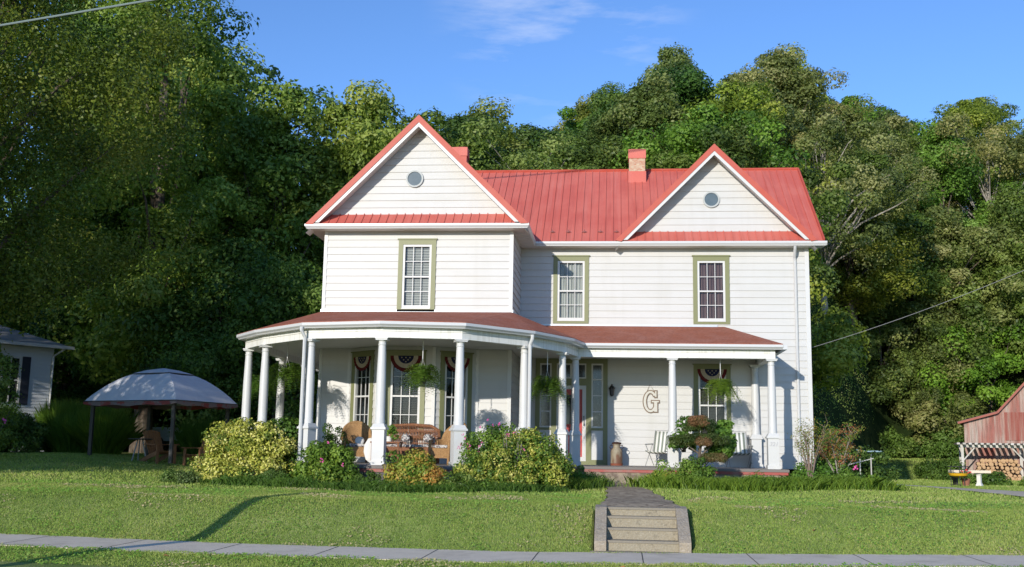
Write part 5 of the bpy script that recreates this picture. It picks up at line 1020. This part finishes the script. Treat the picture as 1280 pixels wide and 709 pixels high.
# ---------------------------------------------------------------- gazebo with its chairs
def gazebo():
    Nn = Vector((-4.86, -.75)); A = Vector((-8.15, .85)); B = Vector((-4.15, 1.75)); Cc = A+(B-Nn)+Vector((0, 0)); g0 = gz(-6.2, .8); cs = [Nn, B, Cc, A]; cen = sum(cs, Vector((0, 0)))/4
    r = empty('gazebo', (cen.x, cen.y, g0), 0, 'garden gazebo with domed pale canopy and dark posts, in tree shade left of the house', 'gazebo')
    loc = [c-cen for c in cs]; ez = 1.66-g0; tz = 2.62-g0
    for c in loc: MB().box(c.x-.05, c.x+.05, c.y-.05, c.y+.05, 0, ez-.02).obj('post', DKGR, r)
    CAN = mat('canopy_cloth', (.66, .66, .68), .8, .1, [(3, (.56, .56, .60), .6)], .1, 10); nseg = 10
    mb = MB(); rows = 9; ring0 = []
    for j in range(rows+1):
        f = j/rows; q = 1.14*(1-f)+.20*f; z = ez+(tz-ez)*math.sin(f*math.pi/2)**.9
        for i in range(4):
            for k in range(nseg):
                a = loc[i].lerp(loc[(i+1) % 4], k/nseg); sag = .05*math.sin(math.pi*k/nseg)*(1-f); mb.v.append((a.x*q, a.y*q, z-sag*(.6+f)))
        if j:
            m_ = 4*nseg
            for k in range(m_): b = (j-1)*m_+k; b2 = (j-1)*m_+(k+1) % m_; mb.f.append((b, b2, b2+m_, b+m_))
    mb.obj('canopy', CAN, r, fix=False)
    v = MB(); m_ = 4*nseg
    for j, (q, z) in enumerate(((1.145, ez+.005), (1.15, ez-.11))):
        for i in range(4):
            for k in range(nseg): a = loc[i].lerp(loc[(i+1) % 4], k/nseg); sc_ = .025*math.cos(k/nseg*2*math.pi*3) if j else 0; sag = .05*math.sin(math.pi*k/nseg)*.6; v.v.append((a.x*q, a.y*q, z+sc_-sag))
    for k in range(m_): v.f.append((k, (k+1) % m_, m_+(k+1) % m_, m_+k))
    v.obj('valance', mat('valance_cloth', (.22, .17, .16), .8, .1, [((2, 2, 2), (.28, .06, .05), .9, .52, .56)]), r, fix=False)
    t = MB().tube([(loc[i].x*1.14, loc[i].y*1.14, ez+.0) for i in (0, 1, 2, 3, 0)], .018, 6); t.obj('eave_frame', DKGR, r)
    v = MB()
    for j, (q, z) in enumerate(((.46, tz-.10), (.45, tz-.05), (.25, tz+.06), (.02, tz+.13))):
        for c in loc: v.v.append((c.x*q, c.y*q, z))
        if j:
            for k in range(4): v.f.append(((j-1)*4+k, (j-1)*4+(k+1) % 4, j*4+(k+1) % 4, j*4+k))
    v.obj('vent_cap', CAN, r, fix=False)
    v = MB()
    for j, (q, z) in enumerate(((.463, tz-.13), (.463, tz-.055))):
        for c in loc: v.v.append((c.x*q, c.y*q, z))
    for k in range(4): v.f.append((k, (k+1) % 4, 4+(k+1) % 4, 4+k))
    v.obj('cap_trim', DKGR, r, fix=False)
gazebo()
def adirondack(x, y, rz, lb, s=1):
    r = empty('garden_chair', (x, y, gz(x, y)), rz, lb, 'chair', 'slatted wooden chairs under the gazebo', s)
    for k in range(7): q = -.24+k*.08; MB().bar((q, .10, .28), (q*1.15, .42, 1.0-.9*q*q), .07, .02, (0, -1, .3)).obj('back_slat', WOODB, r)
    for k in range(5): f = k/4; MB().box(-.27, .27, -.32+f*.36, -.25+f*.36, .36-f*.08, .38-f*.08).obj('seat_slat', WOODB, r)
    for s_ in (-1, 1):
        MB().bar((s_*.32, -.34, .0), (s_*.32, -.34, .56), .09, .03, (0, 1, 0)).obj('leg', WOODB, r); MB().bar((s_*.29, -.36, .36), (s_*.29, .52, .04), .03, .12).obj('leg', WOODB, r); MB().box(s_*.35-.07, s_*.35+.07, -.42, .30, .56, .585).obj('armrest', WOODB, r)
adirondack(-5.75, .45, R(62), 'slatted wooden chair left of the front gazebo post, facing right'); adirondack(-4.35, .25, R(-25), 'slatted wooden chair right of the front gazebo post'); adirondack(-3.95, 1.15, R(-70), 'rearmost slatted wooden chair at the right side of the gazebo')
r = empty('patio_table', (-6.35, .4, gz(-6.35, .4)), 0, 'dark small table under the left half of the gazebo', 'table'); MB().lathe([(.34, .66), (.36, .68), (.36, .70)], n=20).obj('tabletop', DKGR, r)
for k in range(3): t = k*2.1; MB().tube([(.25*math.cos(t), .25*math.sin(t), 0), (.08*math.cos(t), .08*math.sin(t), .66)], .02, 6).obj('leg', mat('pale_leg', (.35, .33, .3), .6), r)

# ---------------------------------------------------------------- neighbouring house at the left
def nhouse():
    a = math.radians(64); far = Vector((-14.2, 9.2)); g0 = gz(-13, 8); r = empty('neighbour_house', (far.x, far.y, g0), 0, 'white-sided house with grey roof, half hidden by leaves at the left edge', 'house')
    d = Vector((math.cos(math.atan2(-6.8, -4.2)), math.sin(math.atan2(-6.8, -4.2)))); nrm = Vector((d.y, -d.x)); nrm = nrm if nrm.x > 0 else -nrm; Lw = 9; H = 4.15-g0; D = 7.5
    o3 = lambda s_, t_, z: (d.x*s_-nrm.x*t_, d.y*s_-nrm.y*t_, z)
    mb = MB(); wh = [(1.35, 2.05, H-2.3, H-.55)]
    global REV; old = REV; REV = .13
    siding(mb, (d.x*Lw, d.y*Lw, 0), (-d.x, -d.y, 0), (nrm.x, nrm.y, 0), Lw, 0, H, [(Lw-h[1], Lw-h[0], h[2], h[3]) for h in wh]); siding(mb, (0, 0, 0), (-nrm.x, -nrm.y, 0), (-d.x, -d.y, 0), D, 0, H); siding(mb, (d.x*Lw-nrm.x*D, d.y*Lw-nrm.y*D, 0), (nrm.x, nrm.y, 0), (d.x, d.y, 0), D, 0, H)
    REV = old; mb.obj('wall', mat('neighbour_siding', (.60, .63, .66), .5, .3), r)
    rf = MB(); ov = .45; c4 = [o3(-ov, -ov, H), o3(Lw+ov, -ov, H), o3(Lw+ov, D+ov, H), o3(-ov, D+ov, H)]; r1, r2 = o3(D*.42, D/2, H+1.6), o3(Lw-D*.42, D/2, H+1.6)
    rf.add([*c4, r1, r2], [(0, 1, 5, 4), (1, 2, 5), (2, 3, 4, 5), (3, 0, 4), (0, 3, 2, 1)]); rf.obj('roof', mat('grey_roof', (.30, .29, .28), .8, .2, [(3, (.22, .21, .20), .6)]), r)
    gt = MB(); gt.bar(o3(-ov-.1, -ov-.06, H-.05), o3(Lw+ov, -ov-.06, H-.05), .12, .12); gt.obj('gutter', W_GUT, r)
    MB().tube([o3(-.2, -.45, H-.1), o3(.05, -.10, H-.4), o3(.05, -.10, .0)], .05, 6).obj('downspout', W_GUT, r)
    w = MB(); a_, b_, z0, z1 = wh[0]
    for (p, q, u0, u1) in ((a_-.07, a_+.03, z0-.05, z1+.05), (b_-.03, b_+.07, z0-.05, z1+.05)): w.bar(o3(p, -.03, (u0+u1)/2), o3(q, -.03, (u0+u1)/2), .06, u1-u0)
    for z in (z0, (z0+z1)/2, z1): w.bar(o3(a_, -.02, z), o3(b_, -.02, z), .06, .07)
    w.bar(o3((a_+b_)/2-.02, -.01, (z0+z1)/2), o3((a_+b_)/2+.02, -.01, (z0+z1)/2), .03, z1-z0)
    wo_ = w.obj('window', W_TRIM, r); p = MB().add([o3(a_, .03, z0), o3(b_, .03, z0), o3(b_, .03, z1), o3(a_, .03, z1)], [(0, 1, 2, 3)]); p.obj('pane', DG, wo_)
    for p, q in ((a_-.42, a_-.09), (b_+.09, b_+.42)): MB().bar(o3(p, -.03, (z0+z1)/2), o3(q, -.03, (z0+z1)/2), .05, z1-z0+.1).obj('shutter', mat('dark_shutter', (.03, .035, .05), .5), r)
nhouse()

# ---------------------------------------------------------------- pickup truck seen under the gazebo
def pickup():
    x0, y0 = -15.2, 17.6; r = empty('pickup_truck', (x0, y0, gz(x0, y0)), R(200), 'silver-blue pickup truck parked in shade, seen under the gazebo', 'truck'); PB = mat('silver_blue_paint', (.62, .72, .82), .3, .5)
    b = MB(); b.box(-2.6, 2.6, -.9, .9, .55, 1.02).box(-2.6, -.5, -.92, -.84, 1.02, 1.18).box(-2.6, -.5, .84, .92, 1.02, 1.18).box(-2.62, -2.54, -.9, .9, .9, 1.18).box(1.2, 2.6, -.86, .86, 1.02, 1.12); k = b.obj('body', PB, r)
    MB().add([(-.5, -.84, 1.02), (1.5, -.84, 1.02), (1.0, -.70, 1.72), (-.35, -.70, 1.72), (-.5, .84, 1.02), (1.5, .84, 1.02), (1.0, .70, 1.72), (-.35, .70, 1.72)], [(0, 1, 2, 3), (7, 6, 5, 4), (0, 4, 5, 1), (1, 5, 6, 2), (2, 6, 7, 3), (3, 7, 4, 0)]).obj('cab', PB, r)
    MB().add([(-.38, -.83, 1.08), (.42, -.83, 1.08), (.36, -.73, 1.62), (-.28, -.73, 1.62)], [(0, 1, 2, 3)]).obj('side_window', DG, r); MB().add([(.50, -.83, 1.08), (1.36, -.83, 1.08), (.95, -.73, 1.62), (.46, -.73, 1.62)], [(0, 1, 2, 3)]).obj('side_window', DG, r); MB().add([(1.47, -.74, 1.10), (1.47, .74, 1.10), (1.07, .64, 1.66), (1.07, -.64, 1.66)], [(0, 1, 2, 3)]).obj('windscreen', DG, r)
    for x in (-1.65, 1.7):
        for y in (-.86, .86):
            q = MB(); n = 20; q.v = [(x+.40*math.cos(2*math.pi*i/n), y+d_, .40+.40*math.sin(2*math.pi*i/n)) for d_ in (-.12, .12) for i in range(n)]; q.f = [tuple(range(n))[::-1], tuple(range(n, 2*n))]+[(i, (i+1) % n, n+(i+1) % n, n+i) for i in range(n)]; wq = q.obj('wheel', BLK, r)
            q = MB(); q.v = [(x+.22*math.cos(2*math.pi*i/n), y+d_, .40+.22*math.sin(2*math.pi*i/n)) for d_ in (-.13, .13) for i in range(n)]; q.f = [tuple(range(n))[::-1], tuple(range(n, 2*n))]+[(i, (i+1) % n, n+(i+1) % n, n+i) for i in range(n)]; q.obj('rim', mat('steel_rim', (.5, .5, .5), .4, .5, metal=.6), wq)
    MB().box(-2.63, -2.56, -.88, -.72, .8, 1.1).obj('tail_light', mat('tail_red', (.3, .02, .02), .3), r); MB().box(-2.63, -2.56, .72, .88, .8, 1.1).obj('tail_light', mat('tail_red', (.3, .02, .02)), r); MB().box(-2.72, -2.6, -.9, .9, .5, .66).obj('bumper', mat('steel_rim', (.5, .5, .5)), r)
pickup()

# ---------------------------------------------------------------- barn, wood shelter and the things beside it
def barn():
    x0, y0 = 28.1, 33.0; g0 = gz(31, 33)-.1; r = empty('barn', (x0, y0, g0), R(-20), 'weathered red board barn with dark roof edge at the right edge', 'barn')
    BW = mat('weathered_red_boards', (.40, .24, .20), .9, .1, [((5.0, 5.0, .25), (.42, .36, .31), .95, .42, .60), ((1.2, 1.2, .15), (.28, .06, .045), .6, .5, .62), ((22, 22, .8), (.15, .10, .08), .6, .5, .6)], .4, 30); T = 8.4
    hl, hk, hp = 2.45-g0, 2.95-g0, 5.6-g0; xk, xp = 1.8, 4.2
    def ztop(x):
        x = x if x <= xp else 2*xp-x; return np.interp(x, [0, xk, xp], [hl, hk, hp]) if x > 0 else hl
    w = MB(); x = 0
    while x < 2*xp-.2:
        b = min(x+.2, 2*xp); d_ = random.uniform(0, .02); zlo = 1.2-g0 if x < 30 else 0
        w.add([(x+.006, -d_, .0), (b-.006, -d_, .0), (b-.006, -d_, ztop(b)), (x+.006, -d_, ztop(x))], [(0, 1, 2, 3)]); x += .2
    w.add([(0, .02, 0), (2*xp, .02, 0), (2*xp, .02, hl), (2*xp-xk, .02, hk), (xp, .02, ztop(xp)-.02), (xk, .02, hk), (0, .02, hl)], [tuple(range(7))]); w.add([(0, 0, 0), (0, T, 0), (0, T, hl), (0, 0, hl)], [(0, 1, 2, 3)]); w.add([(2*xp, 0, 0), (2*xp, T, 0), (2*xp, T, hl), (2*xp, 0, hl)], [(0, 1, 2, 3)])
    w.obj('wall', BW, r, fix=False)
    d = MB()
    for k in range(6): d.box(2.15+k*.21, 2.34+k*.21, -.06, -.02, 1.35-g0+.02, 2.95-g0)
    d.obj('loft_door', mat('red_boards', (.26, .065, .05), .9, .1, [((5, 5, .3), (.34, .22, .18), .8)]), r)
    rf = MB(); RM = mat('dark_tin_roof', (.06, .06, .07), .6, .3)
    for pts in (((-.35, hl-.05), (xk, hk+.06)), ((xk, hk+.06), (xp, ztop(xp)+.08)), ((xp, ztop(xp)+.08), (2*xp-xk, hk+.06)), ((2*xp-xk, hk+.06), (2*xp+.35, hl-.05))):
        (a, b), (c, e_) = pts; rf.slab([(a, -.35, b), (c, -.35, e_), (c, T, e_), (a, T, b)], .08)
    rf.obj('roof', RM, r)
    MB().bar((-.30, -.36, hl-.12), (xk, -.36, hk-.02), .03, .12).bar((xk, -.36, hk-.02), (xp, -.36, ztop(xp)), .03, .12).obj('rake_board', mat('faded_rake', (.34, .12, .09), .8), r)
barn()
r = empty('wood_shelter', (27.2, 30.6, gz(27, 30.5)), R(-14), 'white-posted lean-to with a slatted top in front of the barn', 'shelter'); PT = mat('weathered_white_post', (.58, .56, .52), .8, .1, [((3, 3, .6), (.36, .33, .29), .8)], .2)
z1 = 1.80
for x in (0, 3.15, 6.3): MB().box(x-.07, x+.07, -.07, .07, -.1, z1).obj('post', PT, r); MB().box(x-.07, x+.07, 2.0, 2.14, -.1, z1).obj('post', PT, r)
MB().box(-.2, 7.0, -.09, .09, z1, z1+.15).obj('beam', PT, r)
for x, s_ in ((0, 1), (3.15, -1), (3.15, 1), (6.3, -1)): MB().bar((x, -.02, z1-.75), (x+s_*.62, -.02, z1-.02), .07, .07).obj('brace', PT, r)
for k in range(26): MB().box(-.30+k*.30, -.15+k*.30, -.75, 2.3, z1+.152+.0*k, z1+.25).obj('top_slat', PT, r)
WE = mat('split_log', (.55, .36, .20), .9, .1, [(8, (.25, .14, .08), .7), (25, (.55, .38, .22), .5)], .4, 30); rg = random.Random(4)
for (xa, xb, hmax, cx_) in ((.75, 2.95, 1.25, 1.7), (3.4, 6.2, 1.15, 4.6)):
    row = 0; z = .11
    while z < hmax:
        x = xa+(row % 2)*.11+.5*max(0, z-.75)
        while x < xb-.3*max(0, z-.75):
            q = MB(); n = 7; rr = rg.uniform(.075, .14); y_ = .55+rg.uniform(-.2, .05); q.v = [(rr*math.cos(6.283*i/n+row)*rg.uniform(.8, 1.15), yy, rr*math.sin(6.283*i/n+row)) for yy in (0, .9) for i in range(n)]; q.f = [tuple(range(n))[::-1], tuple(range(n, 2*n))]+[(i, (i+1) % n, n+(i+1) % n, n+i) for i in range(n)]
            o = q.obj('log', WE, None); o.matrix_world = r.matrix_basis @ Matrix.Translation((x, y_, z+rg.uniform(-.03, .03))); tag(o, 'cut log in the left stack under the lean-to' if xa < 3 else 'cut log in the right stack under the lean-to', 'log', 'logs in the left stack' if xa < 3 else 'logs in the right stack'); x += rg.uniform(.19, .25)
        z += .195; row += 1
o = MB().lathe([(.22, 0), (.28, .3), (.28, .6), (.24, .9), (.20, .92)], (0, 0, 0), 18).obj('barrel', mat('dark_barrel', (.05, .06, .08), .5, .3), None, smooth=True); o.location = (27.2, 31.0, gz(27, 31)); tag(o, 'dark barrel inside the left post of the lean-to', 'barrel')
gx = lambda x, y: (x, y, gz(x, y))
r = empty('garden_bench', gx(19.1, 3.4), R(8), 'grey stone bench on a pale pedestal by the drive', 'bench'); MB().box(-.75, .40, -.2, .2, .42, .50).obj('seat', CONC, r); MB().lathe([(.12, 0), (.12, .06), (.08, .12), (.08, .34), (.13, .42)], (.12, 0, 0), 4).obj('pedestal', TERRA, r); MB().box(-.66, -.60, -.12, .12, 0, .42).obj('leg', DKGR, r)
r = empty('yellow_bowl_stand', gx(18.35, 2.6), 0, 'wide yellow bowl on a dark wire stand by the drive', 'planter'); MB().lathe([(.10, .28), (.25, .33), (.29, .40), (.27, .40)], n=20).obj('bowl', mat('yellow_enamel', (.75, .42, .02), .4, .4), r, smooth=True)
for k in range(3): t = k*2.1+.4; MB().tube([(.22*math.cos(t), .22*math.sin(t), 0), (.22*math.cos(t), .22*math.sin(t), .60)], .012, 5).obj('leg', DKGR, r)
MB().tube([(.30*math.cos(t*.35), .30*math.sin(t*.35), .60) for t in range(19)], .012, 5).obj('rim', DKGR, r)
r = empty('flower_pot', gx(18.72, 3.1), 0, 'pot of red flowers at the left end of the stone bench', 'flower pot'); MB().lathe([(.09, 0), (.13, .22), (.14, .24), (.11, .24)], n=14).obj('pot', mat('clay', (.30, .13, .08), .8), r, smooth=True); P, N, l, w, t = clumps(np.array([(0, 0, .38), (.1, 0, .34), (-.1, 0, .36)]), np.full(3, .13), 60, .06); mobj('foliage', leaf_mesh('foliage', P, N, l, w, F_LIME, t), r); flowers(r, [(0, -.1, .5), (.1, -.1, .45), (-.12, -.08, .46), (.02, -.12, .38)], .045, REDF)
r = empty('bird_table', gx(16.15, 4.3), R(10), 'pale blue flat-topped bird table behind the right-hand bed', 'bird table'); MB().box(-.32, .32, -.2, .2, 1.0, 1.04).box(-.34, -.31, -.22, .22, .99, 1.08).obj('tray', mat('pale_blue_paint', (.30, .42, .48), .5), r); MB().tube([(.05, 0, 0), (.05, 0, 1.0)], .025, 6).obj('post', mat('grey_pole', (.30, .32, .32), .6), r)
r = empty('garden_trellis', gx(14.5, -1.9), R(10), 'low pale trellis rail behind the pink bloom', 'trellis'); MB().bar((-.35, 0, .62), (.35, 0, .80), .025, .02).bar((-.02, 0, 0), (-.02, 0, .78), .025, .025).bar((.28, 0, 0), (.28, 0, .82), .025, .025).obj('rail', PT, r)
# overhead lines
def wire(name, a, b, sag, rad, m, lb, n=24):
    a = Vector(a); b = Vector(b); mb = MB().tube([a.lerp(b, k/n)-Vector((0, 0, sag*4*(k/n)*(1-k/n))) for k in range(n+1)], rad, 6); return tag(mb.obj(name, m, None, smooth=True), lb, 'wire')
wire('service_wire', (13.66, .5, 3.45), (25.5, -3.2, 8.75), .45, .007, mat('wire_grey', (.25, .25, .25), .5), 'thin service wire rising to the right from the house corner')
wire('overhead_cable', (-11.405, -6.9, 10.195), (8.355, -6.9, 13.11), .0, .028, mat('cable_grey', (.20, .25, .24), .5), 'thick overhead cable crossing the top left corner')
r = empty('roadside_post', (-.75, -19.0, gz(-.75, -19)), 0, 'wooden roadside post outside the frame whose long shadow lies on the lawn', 'post'); MB().tube([(0, 0, -.2), (0, 0, 2.95)], .12, 14).obj('pole', BARK, r, smooth=True)
MB().lathe([(.12, 2.95), (.14, 2.96), (.14, 3.02), (.02, 3.10)], n=14).obj('cap', DKGR, r)
# litter on the lawn: a few fallen leaves
LF = mat('fallen_leaf', (.35, .17, .05), .8); r1 = random.Random(8)
for (x, y, lb) in ((13.6, -13.3, 'fallen orange leaf low on the right-hand bank'), (8.15, -15.9, 'fallen orange leaf below the steps by the sidewalk'), (1.6, -15.9, 'fallen brown leaf in the strip left of the sidewalk joint'), (11.3, -12.9, 'fallen leaf on the bank right of the steps')):
    o = MB().add([(-.05, 0, .03), (0, -.035, .045), (.06, 0, .03), (0, .035, .05)], [(0, 1, 2, 3)]).obj('fallen_leaf', LF, None, fix=False); o.location = gx(x, y); o.rotation_euler = (.3, .2, r1.uniform(0, 6)); tag(o, lb, 'leaf')
for o in protos:
    if o not in [f for f in put.__defaults__[-1].values()]:
        for k in kids(o): bpy.data.objects.remove(k)
        bpy.data.objects.remove(o)
